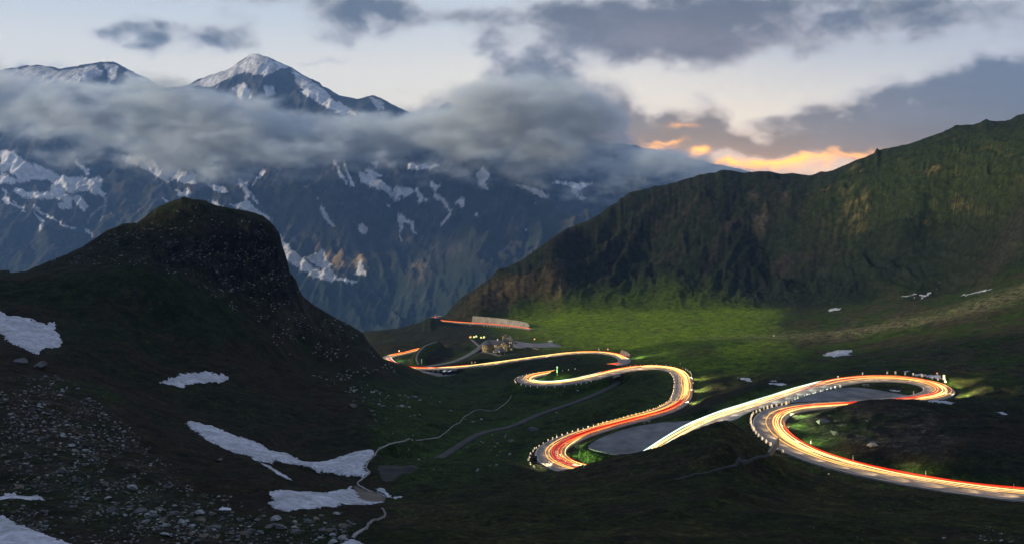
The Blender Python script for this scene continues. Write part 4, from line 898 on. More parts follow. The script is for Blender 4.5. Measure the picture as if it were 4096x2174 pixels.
def cloud(name, label, mn, mx, res, topc, botc, dens, amp, seed, yc, yw, color=(.93, .96, 1), aniso=.3):
    """real volume: density grid computed by a Volume Cube; topc/botc are curves of height over x"""
    me = bpy.data.meshes.new(name); me.from_pydata([(0, 0, 0)], [], []); o = obj(name, me)
    g = bpy.data.node_groups.new(name, 'GeometryNodeTree'); g.interface.new_socket('Geometry', in_out='OUTPUT', socket_type='NodeSocketGeometry')
    N, L = g.nodes, g.links
    out = N.new('NodeGroupOutput'); vc = N.new('GeometryNodeVolumeCube')
    vc.inputs['Min'].default_value = mn; vc.inputs['Max'].default_value = mx
    for a, r in zip('XYZ', res): vc.inputs['Resolution '+a].default_value = r
    pos = N.new('GeometryNodeInputPosition'); sp = N.new('ShaderNodeSeparateXYZ'); L.new(pos.outputs[0], sp.inputs[0])
    def M(op, a, b=None, c=None, clamp=False):
        n = N.new('ShaderNodeMath'); n.operation = op; n.use_clamp = clamp
        for i, v in enumerate((a, b, c)):
            if v is None: continue
            if isinstance(v, (int, float)): n.inputs[i].default_value = v
            else: L.new(v, n.inputs[i])
        return n.outputs[0]
    def curve(pts_, lo, hi):
        fcn = N.new('ShaderNodeFloatCurve'); cu = fcn.mapping.curves[0]; fcn.mapping.use_clip = False
        P = [((x-mn[0])/(mx[0]-mn[0]), (z-lo)/(hi-lo)) for x, z in pts_]
        cu.points[0].location = P[0]; cu.points[1].location = P[-1]
        for p in P[1:-1]: cu.points.new(*p)
        fcn.mapping.update()
        t = M('DIVIDE', M('SUBTRACT', sp.outputs[0], mn[0]), mx[0]-mn[0]); L.new(t, fcn.inputs['Value'])
        return M('MULTIPLY_ADD', fcn.outputs[0], hi-lo, lo)
    top = curve(topc, mn[2], mx[2]); bot = curve(botc, mn[2], mx[2])
    def nz_(scale, det, off, zs=1.6):
        v = N.new('ShaderNodeVectorMath'); v.operation = 'MULTIPLY_ADD'; L.new(pos.outputs[0], v.inputs[0]); v.inputs[1].default_value = (.62/scale, .8/scale, zs/scale); v.inputs[2].default_value = (off, off*.7, off*.3)
        n = N.new('ShaderNodeTexNoise'); n.inputs['Scale'].default_value = 1; n.inputs['Detail'].default_value = det; n.inputs['Roughness'].default_value = .70; L.new(v.outputs[0], n.inputs['Vector'])
        return M('SUBTRACT', n.outputs['Fac'], .5)
    big = nz_(800, 3, seed); sm = nz_(260, 8, seed+9, 1.3)
    noise_ = M('ADD', M('MULTIPLY', big, amp*2.2), M('MULTIPLY', sm, amp*3.6))
    up_ = M('DIVIDE', M('SUBTRACT', top, sp.outputs[2]), 150); dn = M('DIVIDE', M('SUBTRACT', sp.outputs[2], bot), 260)
    yy = M('SUBTRACT', 1, M('ABSOLUTE', M('DIVIDE', M('SUBTRACT', sp.outputs[1], yc), yw))); yy = M('MULTIPLY', yy, 2.2)
    e = M('MINIMUM', M('MINIMUM', up_, dn), yy); e = M('MINIMUM', e, .9)
    d = M('MULTIPLY', M('ADD', M('MULTIPLY', e, .75), noise_), 1.5, clamp=True); d = M('MULTIPLY', M('MULTIPLY', d, M('MULTIPLY', d, d)), dens)
    L.new(d, vc.inputs['Density'])
    sm_ = N.new('GeometryNodeSetMaterial'); L.new(vc.outputs[0], sm_.inputs['Geometry']); L.new(sm_.outputs[0], out.inputs[0])
    m = bpy.data.materials.new(name); m.use_nodes = True; n2_ = m.node_tree.nodes; n2_.remove(n2_['Principled BSDF'])
    p = n2_.new('ShaderNodeVolumePrincipled'); p.inputs['Color'].default_value = (*color, 1); p.inputs['Density'].default_value = 1; p.inputs['Anisotropy'].default_value = aniso; p.inputs['Absorption Color'].default_value = (.5, .6, .8, 1)
    m.node_tree.links.new(p.outputs[0], n2_['Material Output'].inputs['Volume']); me.materials.append(m); sm_.inputs['Material'].default_value = m
    md = o.modifiers.new('volume', 'NODES'); md.node_group = g
    tag(o, label, 'cloud', kind='stuff'); return o
YC = 5600.0
def cz(px, py): return ((px-CX)/F*YC, (HY-py)/F*YC)
cloud('cloud', 'long bank of grey cloud lying across the snowy mountain face',
  (-3900, 5000, -260), (2200, 6200, 760), (440, 84, 92),
  [cz(-420, 240), cz(0, 235), cz(250, 285), cz(450, 335), cz(700, 335), cz(900, 355), cz(1150, 420), cz(1400, 450), cz(1650, 410), cz(1850, 350), cz(2020, 300), cz(2200, 285), cz(2330, 320), cz(2480, 420), cz(2620, 560), cz(3300, 690)],
  [cz(-420, 600), cz(0, 600), cz(400, 640), cz(900, 690), cz(1300, 690), cz(1800, 690), cz(2300, 725), cz(3300, 740)],
  .0125, 1.0, 3.0, YC, 520, (.72, .84, 1.0))
print('clouds', round(time.time()-T0, 1))
# ------------------------------------------------------------------ snow patches (real thickness, melted edges)
ZL = (0, 1424, 1.8229); ZV = (1300, 1424, 1.8229); ZR = (2696, 700, 1.8229)
m_snow, N, L, b = new_mat('snow')
tcn = N.new('ShaderNodeTexCoord')
r = N.new('ShaderNodeValToRGB'); L.new(noise(.55, 6, .65), r.inputs[0]); r.color_ramp.elements[0].position = .34; r.color_ramp.elements[0].color = (.33, .33, .37, 1); r.color_ramp.elements[1].position = .6; r.color_ramp.elements[1].color = (.60, .61, .70, 1)
dm_ = N.new('ShaderNodeVectorMath'); dm_.operation = 'SCALE'; L.new(r.outputs[0], dm_.inputs[0]); L.new(ramp(noise(.09, 5, .65), .38, .62, .72, 1.1), dm_.inputs['Scale']); L.new(dm_.outputs[0], b.inputs['Base Color']); b.inputs['Roughness'].default_value = .8
bp = N.new('ShaderNodeBump'); bp.inputs['Strength'].default_value = 1; bp.inputs['Distance'].default_value = .35; L.new(noise(.9, 5, .6), bp.inputs['Height']); L.new(bp.outputs[0], b.inputs['Normal'])
SNOW = [
 ('large dirty white snow patch cut off by the left edge, under the dark shoulder', Z([(-120,1000),(0,1000),(150,1030),(270,1060),(340,1090),(360,1060),(400,1075),(415,1100),(400,1130),(440,1180),(455,1215),(440,1230),(455,1250),(420,1260),(330,1255),(290,1280),(285,1310),(250,1300),(180,1270),(120,1240),(60,1210),(20,1165),(0,1155),(-120,1150)], 0, 700, 1.8229), 1.2),
 ('oval snow patch on brown grass halfway down the left slope', Z([(1140,193),(1200,175),(1290,145),(1320,125),(1420,122),(1500,110),(1560,122),(1640,130),(1675,155),(1650,185),(1600,195),(1500,190),(1400,200),(1350,215),(1330,228),(1260,215),(1180,200)], *ZL), .9),
 ('longest snow tongue running down to the stream', Z([(1340,465),(1400,475),(1530,505),(1650,555),(1790,600),(1880,630),(1990,690),(2100,710),(2170,745),(2200,770),(2380,765),(2450,742),(2550,712),(2610,690),(2700,684),(2738,690),(2712,735),(2665,795),(2655,830),(2690,862),(2630,880),(2490,862),(2300,845),(2150,790),(2000,752),(1950,775),(1850,755),(1700,700),(1600,655),(1500,600),(1420,540),(1370,510)], *ZL), 1.4),
 ('thin snow tail below the longest snow tongue', Z([(1872,762),(1950,788),(2050,848),(2140,908),(2090,893),(1980,832)], *ZL), .4),
 ('wide snow patch beside the sandy stream bank in the valley bottom', Z([(1965,990),(2030,978),(2150,990),(2350,1000),(2450,985),(2560,945),(2610,1000),(2635,1040),(2700,1065),(2800,1055),(2800,1060),(2740,1075),(2570,1078),(2470,1090),(2400,1095),(2200,1110),(2080,1130),(2040,1120),(1950,1070),(2010,1065),(1990,1040)], *ZL), 1.3),
 ('snow field filling the bottom left corner', Z([(-150,1130),(0,1150),(80,1190),(200,1250),(330,1300),(420,1330),(520,1367),(600,1420),(500,1500),(-150,1500)], *ZL), 1.0),
 ('small snow strip between rocks at the left edge', Z([(-60,1025),(0,1025),(50,990),(120,1005),(200,1025),(280,1010),(330,1050),(250,1045),(100,1040),(-60,1045)], *ZL), .5),
 ('pair of snow scraps among the boulders in the foreground', Z([(1540,1105),(1600,1115),(1620,1085),(1695,1110),(1690,1120),(1610,1122)], *ZL), .4),
 ('snow remnant arching over the sandy stream bank', Z([(360,955),(400,958),(440,965),(462,1000),(490,1022),(570,1018),(560,1032),(500,1036),(455,1030),(430,1000)], *ZV), .5),
 ('snow patch cut by the bottom edge beside the stream', Z([(100,1370),(160,1345),(200,1325),(290,1365),(300,1440),(80,1440)], *ZV), .7),
 ('curved snow strip behind the guard stones of the far right loop', Z([(1700,121),(1850,128),(1930,133),(1965,162),(1975,182),(1930,166),(1850,150),(1750,138)], *ZA), .7),
 ('snow streak just above the curved strip at the far right loop', Z([(1665,108),(1725,102),(1715,110),(1680,116)], *ZA), .4),
 ('flat snow sliver left of the white straight road', Z([(460,155),(560,163),(620,175),(560,184),(500,172)], *ZA), .5),
 ('wedge of snow on the moor above the white straight road', Z([(680,195),(760,193),(820,197),(822,212),(760,212),(700,205)], *ZA), .5),
 ('narrow snow streak over the wedge of snow', Z([(690,175),(750,178),(742,188),(705,184)], *ZA), .35),
 ('thin snow sliver on the grass island inside the loop', Z([(1552,243),(1600,241),(1662,246),(1640,256),(1590,255)], *ZA), .35),
 ('long snow strip beside the road under the far right loop', Z([(1775,318),(1900,316),(2000,325),(2055,342),(1960,343),(1860,334)], *ZA), .6),
 ('small snow patch in the gully near the right edge', Z([(2338,400),(2400,404),(2448,430),(2400,428)], *ZA), .6),
 ('bright snow patch on the meadow under the moraine', Z([(1085,1308),(1140,1290),(1200,1275),(1300,1268),(1305,1280),(1270,1300),(1305,1310),(1160,1324)], *ZR), .9),
 ('thin snow line behind the moraine stones', Z([(705,1158),(735,1165),(800,1174),(805,1180),(720,1172)], *ZR), .6),
 ('double snow streak at the foot of the dark slope', Z([(1115,980),(1165,970),(1226,966),(1200,985),(1130,992)], *ZR), .8),
 ('grey snow patch left of the bright snow triangle under the slope', Z([(1648,890),(1700,870),(1778,860),(1755,888),(1690,894)], *ZR), .8),
 ('bright snow triangle at the foot of the dark slope', Z([(1755,894),(1800,870),(1884,850),(1850,880),(1810,897)], *ZR), .9),
 ('long thin snow streak rising towards the right edge', Z([(2058,880),(2130,862),(2200,848),(2300,828),(2368,815),(2300,838),(2210,860),(2110,880)], *ZR), .9),
 ('melting snow heap with a rough edge on the lower parking area', Z([(1160,1048),(1230,1045),(1285,1046),(1303,1075),(1292,1100),(1262,1125),(1205,1146),(1192,1135),(1200,1105),(1185,1075)], *ZC), .8),
]
def stuff_patch(name, poly, thick, mat, label, cat):
    W = [hits(p[0], p[1]) for p in poly]; W = [w for w in W if w is not None]
    if len(W) < 4: return None
    W = np.array(W); Q = np.stack([W[:, 0]/W[:, 1], np.log(W[:, 1])], 1); yc = math.exp(Q[:, 1].mean())
    du = .9/887; hm = abs(W[:, 2].mean()); dl = max(.8*yc/(887*hm)*1.0, .0012)
    ur = np.arange(Q[:, 0].min()-.004, Q[:, 0].max()+.004, du); lr = np.arange(Q[:, 1].min()-.006, Q[:, 1].max()+.006, dl)
    if len(ur)*len(lr) > 60000: s = math.sqrt(len(ur)*len(lr)/60000); ur = np.arange(ur[0], ur[-1], du*s); lr = np.arange(lr[0], lr[-1], dl*s)
    A_, B_ = np.meshgrid(ur, lr); ex_, ey_ = np.ptp(Q[:, 0]), np.ptp(Q[:, 1]); jx = (fbm(A_*260, B_*260, 4, 501)-.5)*min(.013, .06*ex_+.001); jy = (fbm(A_*260, B_*260, 4, 511)-.5)*min(.016, .16*ey_+.0005)
    ins = pip(Q, A_+jx, B_+jy); d = pdist(Q, A_+jx, B_+jy)*yc
    Yv = np.exp(B_); Xv = A_*Yv
    t = ((A_-U[0])/(U[1]-U[0])); j = np.clip(t.astype(int), 0, NU-2); fj = t-j; i = np.clip(np.searchsorted(LG, B_)-1, 0, NR-2); fi = (B_-LG[i])/(LG[i+1]-LG[i])
    G = (H[i, j]*(1-fj)+H[i, j+1]*fj)*(1-fi)+(H[i+1, j]*(1-fj)+H[i+1, j+1]*fj)*fi
    sd = np.where(ins, d, -d)
    Zt = G + np.where(sd > 0, thick*min(.6, ey_*8)*(1-np.exp(-np.maximum(sd, 0)/2.6))+.06, -.7)+(fbm(Xv/5, Yv/5, 3, 521)-.5)*.3*np.clip(sd/3, 0, 1)
    keep_ = sd > -1.1*max(du*yc, dl*yc)
    nr, nc = A_.shape; q = grid_quads(nr, nc); kf = keep_.ravel(); q = q[kf[q].all(1)]
    if len(q) == 0: return None
    used = np.unique(q); remap = -np.ones(nr*nc, int); remap[used] = np.arange(len(used))
    V = np.stack([Xv, Yv, Zt], -1).reshape(-1, 3)[used]; c0 = V.mean(0); V = V-c0
    me = np_mesh(name, V, remap[q], mat); o = obj(name, me, None, c0); tag(o, label, cat); return o
for lab, poly, th in SNOW: 
    o = stuff_patch('snow_patch', poly, th, m_snow, lab, 'snow patch')
    if o: o['group'] = 'old snow patches'
# stream and wet rock slabs
m_water = flat_mat('stream_water', (.15, .155, .175), .3, var=.3, scale=.8)
def strip(name, P, w, mat, label, kind=None, lift=.3):
    W = [hits(*p) for p in P]; W = [q for q in W if q is not None]
    C_ = catmull([np.append(q, w) for q in W], 1.5); n = normals(C_); wv = w*(.6+.8*fbm(C_[:, 0]/6, C_[:, 1]/6, 3, 531))/2
    V = np.stack([np.stack([C_[:, 0]+n[:, 0]*o*wv, C_[:, 1]+n[:, 1]*o*wv, [hgt(C_[i, 0]+n[i, 0]*o*wv[i], C_[i, 1]+n[i, 1]*o*wv[i])+(lift if abs(o) < 1.1 else -.4) for i in range(len(C_))]], 1) for o in (1.6, 1, 0, -1, -1.6)], 1)
    me = np_mesh(name, V[:, ::-1].reshape(-1, 3), grid_quads(len(C_), 5), mat); o = obj(name, me); tag(o, kind='structure'); return o
strip('stream', Z([(640,608),(560,620),(490,635),(430,660),(380,690),(345,735),(310,780),(300,815),(325,850),(290,880),(250,910),(240,935),(280,960),(340,985),(400,1005),(450,1030)], *ZV), .36, m_water, '')
strip('stream', Z([(415,1110),(440,1150),(400,1185),(330,1215),(290,1260),(220,1300),(200,1330)], *ZV), .4, m_water, '')
strip('stream', Z([(1360,285),(1340,320),(1280,370),(1220,398),(1110,390),(1050,420),(1000,460),(930,510),(870,560),(800,595),(660,610)], *ZV), .2, m_water, '')
m_sand = asphalt('stream_sand', (.13, .105, .085), .95)
stuff_patch('sand_bank', Z([(200,935),(260,960),(330,985),(400,1008),(445,1030),(440,1050),(390,1060),(330,1062),(270,1045),(235,1000)], *ZV), .15, m_sand, 'sandy bank between the snow and the stream', 'sand bank')
stuff_patch('gravel_flat', Z([(380,800),(450,785),(560,795),(660,800),(690,825),(640,850),(560,865),(520,900),(440,920),(400,870)], *ZV), .12, asphalt('dark_gravel', (.017,.016,.017), .95), 'grey gravel flat where the winding track ends', 'gravel flat')
strip('ditch', Z([(860,735),(760,722),(680,722),(600,740),(500,770),(420,800),(300,830),(150,860),(0,900)], *ZA), .55, flat_mat('ditch_stone', (.03,.03,.032), .9), '', lift=.25)

# ------------------------------------------------------------------ rocks
def rock_mat(name, c):
    return flat_mat(name, c, .9, var=.45, scale=1.3)
m_rock = [rock_mat('pale_rock', (.30, .31, .32)), rock_mat('grey_rock', (.115, .12, .125)), rock_mat('brown_rock', (.15, .125, .10))]
rock_me = []
for k in range(9):
    bm = bmesh.new(); rr = np.random.default_rng(50+k)
    for _ in range(15):
        v = rr.normal(size=3); v /= np.linalg.norm(v); v *= rr.uniform(.75, 1.0); bm.verts.new((v[0]*.55*rr.uniform(.8, 1.15), v[1]*.42, v[2]*.26))
    bmesh.ops.convex_hull(bm, input=bm.verts); 
    for v in [v for v in bm.verts if not v.link_faces]: bm.verts.remove(v)
    me = bpy.data.meshes.new('boulder'); bm.to_mesh(me); bm.free(); me.materials.append(m_rock[k % 3]); rock_me.append(me)
BIG = [ # picture x, y, width, mesh, label : traced one by one
 (1412,1625,46,1,'broad pale boulder left of centre at the foot of the knob'),(1530,1625,28,4,'upright pale boulder in the row below the knob'),(1637,1628,18,0,'roundish grey boulder at the right end of the row below the knob'),(1605,1625,26,6,'low grey boulder between the upright and roundish ones'),
 (2045,1765,36,1,'pale rock outcrop on the green valley floor'),(2130,1720,52,4,'long ridge of grey slabs above the pale outcrop'),(2038,1816,18,0,'small white boulder below the pale outcrop'),(2227,1650,16,3,'grey stone beside the track on the valley floor'),(1925,1676,16,6,'lone grey stone between stream and track'),(1735,1876,14,2,'brown stone next to the gravel end of the track'),(2060,1631,11,1,'upright stone at the bend of the brook'),(2310,1561,15,0,'flat pale stone under the small hairpin'),
 (527,1955,70,0,'long light slab lying on green moss in the foreground'),(510,2015,50,5,'pointed brown boulder behind the slab pile'),(430,1995,36,3,'grey block left of the pointed brown boulder'),(40,1658,30,6,'flat grey slab near the left edge'),(75,1950,48,2,'dark rust coloured boulder above the snow scrap'),(455,2045,75,1,'broad grey slab in the pile under the mossy bank'),(555,2050,65,4,'big grey block in the middle of the slab pile'),(620,2065,50,1,'angular grey block right of the middle of the pile'),(700,2055,60,7,'dark grey slab at the right of the pile'),(860,2110,55,4,'jagged grey rock among the lower boulders'),(960,2080,40,1,'tall pointed grey rock at the bottom'),(1000,2130,60,7,'wide grey rock near the bottom edge'),(1120,2110,60,4,'blocky grey rock in the bottom boulder heap'),(1190,2130,70,1,'largest rock of the bottom boulder heap'),(1290,2120,40,4,'grey rock at the right end of the boulder heap'),(1330,2140,36,0,'tilted rock above the bottom snow'),(228,2162,30,2,'brown boulder lodged in the corner snow field'),(392,2055,24,0,'small white rock under the slab pile'),(160,1465,70,7,'layered dark outcrop below the brown shoulder'),(80,1450,80,4,'big layered outcrop at the left edge'),(255,1885,60,1,'stack of thin pale slabs in the rock field'),(250,1745,26,3,'pale slab with a crack in the rock field'),(90,1700,26,0,'small pale block in the upper rock field'),(265,1700,22,6,'grey slab at the top of the rock field'),(880,1840,40,7,'dark slab on the brown slope below the snow tongue'),
 (3290,1690,60,4,'light rock outcrop on the knoll inside the nearest hairpin'),(3340,1735,50,1,'lower rock outcrop on the brown knoll'),(3495,1785,56,3,'pale rock outcrop at the right of the knoll'),(3468,1683,14,2,'brown stone on the crest of the knoll'),(3314,1895,14,0,'single pale stone on the bank under the road'),(3775,2152,22,0,'pale stone near the bottom right edge'),(3018,1345,14,2,'largest stone on the moraine crest'),(3130,1560,0,0,'')]
def put_rock(px_, py_, wpx, k, label, group=None, cat='boulder'):
    w = hits(px_, py_)
    if w is None: return
    s = wpx/F*w[1]/1.05; o = bpy.data.objects.new('boulder', rock_me[k]); COL.objects.link(o)
    o.location = (w[0], w[1], w[2]+s*.10); o.scale = (s, s, s*rng.uniform(.8, 1.3)); o.rotation_euler = (rng.uniform(-.3, .3), rng.uniform(-.3, .3), rng.uniform(-.5, .5))
    tag(o, label, cat, group); return o
for bx, by, bw, k, lab in BIG:
    if bw: put_rock(bx, by, bw*.95, k, lab, 'boulders one can tell apart')
ZONES = [ # polygon, count, width range px, label, share of pale
 ([(380,2010),(700,2020),(900,2060),(1100,2060),(1400,2050),(1420,2174),(900,2174),(600,2140),(430,2090)], 95, (12, 40), 'grey angular boulder in the foreground boulder heap at the bottom'),
 ([(0,1640),(120,1600),(300,1700),(430,1810),(420,1920),(250,1900),(0,1850)], 70, (8, 28), 'pale slab in the rock field on the left slope'),
 ([(150,1940),(420,1960),(900,1960),(1000,2040),(500,2110),(200,2080)], 45, (8, 24), 'small stone on the mossy ground between the snow field and the slab pile'),
 ([(1380,1540),(1700,1590),(1660,1660),(1380,1640)], 30, (7, 18), 'pale stone in the scatter below the knob')]
def inpoly_pts(P, n):
    P = np.array(P, float); out = []
    while len(out) < n:
        x, y = rng.uniform(P[:, 0].min(), P[:, 0].max()), rng.uniform(P[:, 1].min(), P[:, 1].max())
        if pip(P, np.array([x]), np.array([y]))[0]: out.append((x, y))
    return out
for poly, n, (a, c), lab in ZONES:
    for x, y in inpoly_pts(poly, n):
        if any(pip(np.array(s[1]), np.array([x]), np.array([y]))[0] for s in SNOW): continue
        q_ = rng.random()**1.7; kk_ = int(rng.integers(0, 9)); put_rock(x, y, (a+(c-a)*q_)*1.3, kk_, ('large ' if q_ > .5 else 'medium ' if q_ > .15 else 'small ')+['pale','dark','brownish'][kk_ % 3]+' '+lab.replace('pale ', '').replace('grey ', '').replace('small ', ''), lab.replace('boulder', 'boulders', 1).replace('slab in', 'slabs in').replace('stone ', 'stones '))
RV = []
for me in rock_me[:9]:
    v = np.array([x.co[:] for x in me.vertices]); me.calc_loop_triangles(); RV.append((v, np.array([t.vertices[:] for t in me.loop_triangles])))
def scree(poly, n, size, mat, nm='scree', dens=None, flat=1.0):
    V = []; T = []; k0 = 0
    for x, y in inpoly_pts(poly, n):
        if dens is not None and dens(x, y) < rng.random(): continue
        w = hits(x, y)
        if w is None: continue
        if pip_any_snow(x, y): continue
        i_ = np.clip(np.searchsorted(LG, math.log(w[1])), 0, NR-1); j_ = int(np.clip((w[0]/w[1]-U[0])/(U[1]-U[0]), 0, NU-1))
        if RD[i_, j_] < .6: continue
        s = (size[0]*.8+(size[1]*1.6-size[0])*rng.random()**5)/F*w[1]; v, t = RV[int(rng.integers(0, len(RV)))]
        a = rng.uniform(-.6, .6); ca, sa = math.cos(a), math.sin(a); tl = rng.uniform(-.4, .4)
        q = v*s*np.array([1, 1, flat]); q = np.stack([q[:, 0]*ca-q[:, 1]*sa, q[:, 0]*sa+q[:, 1]*ca, q[:, 2]+q[:, 0]*tl], 1)+np.array([w[0], w[1], w[2]+s*.07])
        V.append(q); T.append(t+k0); k0 += len(q)
    if not V: return
    o = obj(nm, np_mesh(nm, np.concatenate(V), np.concatenate(T), mat, False)); tag(o, kind='stuff'); return o
_sp = [np.array(s[1]) for s in SNOW]
def pip_any_snow(x, y):
    for P in _sp:
        if P[:, 0].min() <= x <= P[:, 0].max() and P[:, 1].min() <= y <= P[:, 1].max() and pip(P, np.array([x]), np.array([y]))[0]: return True
    return False
clump = lambda x, y: float(np.clip((fbm(np.array([x/75.]), np.array([(y+x*.35)/26.]), 4, 601)[0]-.47)*7, .0, 1)**1.2)
clumpf = lambda x, y: float(np.clip((fbm(np.array([x/120.]), np.array([(y+x*.35)/34.]), 4, 611)[0]-.46)*6, .0, 1))
scree([(0,1500),(240,1500),(440,1640),(640,1820),(800,1960),(1000,2060),(1420,2080),(1440,2174),(0,2174)], 6500, (3, 15), m_rock[1], dens=clump)
scree([(0,1500),(240,1500),(440,1640),(640,1820),(800,1960),(1000,2060),(1420,2080),(1440,2174),(0,2174)], 4500, (3, 13), m_rock[0], dens=clumpf)
scree([(0,1500),(440,1640),(800,1960),(1400,2100),(1300,2174),(0,2174)], 3500, (3, 14), m_rock[2], dens=clumpf)
scree([(650,1080),(900,1070),(1180,1100),(1400,1310),(1550,1440),(1640,1560),(1500,1600),(1300,1540),(1150,1420),(900,1220),(760,1150)], 3600, (1.6, 8), m_rock[0], dens=clump)
scree([(400,940),(620,880),(760,820),(1050,900),(1140,1060),(1200,1180),(900,1150),(600,1080),(250,1060)], 3600, (2.0, 10), m_rock[1], dens=clump)
scree([(380,960),(620,880),(760,830),(1030,890),(1130,1050),(900,1120),(500,1070),(280,1060)], 1100, (2.0, 7), m_rock[0], dens=clumpf)
scree([(1300,1450),(1700,1560),(2100,1760),(1950,1900),(1500,1800),(1450,1640)], 900, (2, 9), m_rock[0], dens=clump)
scree([(2780,1345),(3100,1338),(3400,1322),(3600,1290),(3620,1300),(3400,1335),(3100,1350),(2780,1358)], 420, (2, 6), m_rock[2])
scree([(2880,1150),(3200,1160),(3180,1250),(2980,1270)], 700, (1.5, 4), m_rock[2], dens=clumpf)
scree([(2700,1160),(3900,1100),(4096,1150),(4096,1500),(3500,1480),(3000,1440)], 900, (1.5, 5), m_rock[2], dens=clump)
scree([(3550,700),(4096,560),(4096,800),(3700,880),(3400,900)], 700, (1.5, 5), m_rock[2], dens=clump)
scree([(1560,2030),(1950,1980),(2600,1830),(2980,1700),(3150,1830),(3600,1960),(4096,2040),(4096,2174),(1560,2174)], 500, (1.5, 7), m_rock[1], dens=clump)
scree([(3950,2100),(4096,2150),(4060,2174),(3900,2174)], 60, (4, 12), m_rock[0])
print('rocks', round(time.time()-T0, 1))

# ------------------------------------------------------------------ guard stones and marker posts
m_stone = flat_mat('guard_stone_white', (.80, .77, .66), .8, var=.15); m_post = flat_mat('post_white', (.75, .75, .72), .6, var=.1); m_dark = flat_mat('dark_metal', (.03, .03, .035), .5, var=.1)
bm = bmesh.new()
prof = [(.0, .52, .42), (.35, .52, .42), (.70, .47, .38), (.92, .34, .27), (1.0, .16, .12)]
rings = []
for z_, rx, ry in prof:
    rings.append([bm.verts.new((rx*math.cos(a)*.62*(1+.25*abs(math.sin(2*a))), ry*math.sin(a)*.62*(1+.25*abs(math.sin(2*a))), z_)) for a in [2*math.pi*i/10 for i in range(10)]])
for a, c in zip(rings[:-1], rings[1:]):
    for i in range(10): bm.faces.new((a[i], a[(i+1) % 10], c[(i+1) % 10], c[i]))
bm.faces.new(rings[-1]); me_st = bpy.data.meshes.new('guard_stone'); bm.to_mesh(me_st); bm.free(); me_st.materials.append(m_stone)
ORD = ['first','second','third','fourth','fifth','sixth','seventh','eighth','ninth','tenth','eleventh','twelfth','thirteenth','fourteenth','fifteenth','sixteenth','seventeenth','eighteenth','nineteenth','twentieth']
def ordn(i):
    if i < 20: return ORD[i]
    t = ['twenty','thirty','forty','fifty','sixty','seventy'][(i+1)//10-2]; u_ = (i+1) % 10
    return (t[:-1]+'ieth' if u_ == 0 else t+' '+ORD[u_-1])
STONES = [
 ('white guard stone, {} from the stone ditch along the nearest hairpin', 'guard stones round the nearest hairpin', Z([(820,690),(785,668),(740,645),(700,625),(663,602),(635,580),(606,560),(585,540),(572,520),(566,500),(560,482),(560,462),(562,445),(568,430),(578,415),(600,405),(625,395),(655,382),(682,377),(712,367),(748,360),(785,352),(818,345),(838,335),(862,325),(885,313),(903,302),(922,290),(940,283),(960,277),(983,270),(1005,262),(1035,252),(1060,245),(1090,238),(1125,230),(1170,225),(1213,222)], *ZA), 1.15),
 ('white guard stone, {} from the black sign along the lower hairpin and straight', 'guard stones round the lower hairpin', Z([(258,1275),(218,1240),(200,1195),(212,1165),(225,1130),(253,1098),(268,1073),(288,1065),(332,1045),(385,1015),(443,990),(500,970),(555,950),(610,932),(665,912),(718,893),(768,876),(820,857),(868,838),(922,822),(968,808),(1018,792),(1060,780),(1108,770),(1155,760),(1200,745),(1245,735),(1290,720),(1332,708),(1378,697),(1417,685),(1460,673),(1500,662),(1538,655),(1575,642),(1607,632),(1637,622),(1668,612),(1695,602),(1715,590),(1735,580),(1753,567),(1768,550),(1780,530),(1782,512),(1785,490),(1788,470),(1790,450),(1792,430),(1794,400),(1797,375),(1800,345),(1802,315),(1802,285),(1797,262),(1793,243)], *ZC), .9),
 ('white guard stone, {} counted down the outer edge of the short climb', 'guard stones on the outer edge of the short climb', Z([(1315,165),(1373,160),(1428,155),(1545,153),(1600,153),(1707,160),(1758,168),(1800,175),(1890,190),(1920,203),(1940,215),(1958,226),(1973,238),(1982,255),(1985,275),(1986,300),(1988,325),(1990,355)], *ZC), .9),
 ('white guard stone, {} counted round the small mid valley hairpin', 'guard stones round the small mid valley hairpin', Z([(712,197),(640,207),(575,217),(440,234),(375,245),(285,252),(250,257),(200,264),(155,275),(118,283),(95,290),(80,298),(62,306),(52,320),(55,336),(65,348),(120,370),(172,382),(222,388),(300,396),(395,399),(490,395),(598,388),(725,370),(778,361),(835,350),(887,335),(950,312),(990,303)], *ZC), .8),
 ('white guard stone, {} from the left along the back of the far right loop', 'guard stones behind the far right loop', Z([(1195,155),(1375,126),(1555,122),(1615,124),(1685,129),(1745,134),(1808,142),(1885,158),(1925,168),(1980,184)], *ZA), 1.1),
 ('white guard stone, {} from the left beside the two blue vans', 'guard stones beside the blue vans', Z([(680,588),(712,585),(752,582),(790,578),(823,575)], *ZD), 1.0),
 ('white guard stone, {} from the right along the distant walled road', 'guard stones of the distant walled road', Z([(1330,194),(1310,193),(1290,192),(1270,191),(1250,189),(1220,187),(1200,185),(1170,182),(1140,179),(1110,177),(1080,175),(940,163)], *ZD), .9)]
def on_ground(px_, py_, near_road=None):
    w = hits(px_, py_); return w
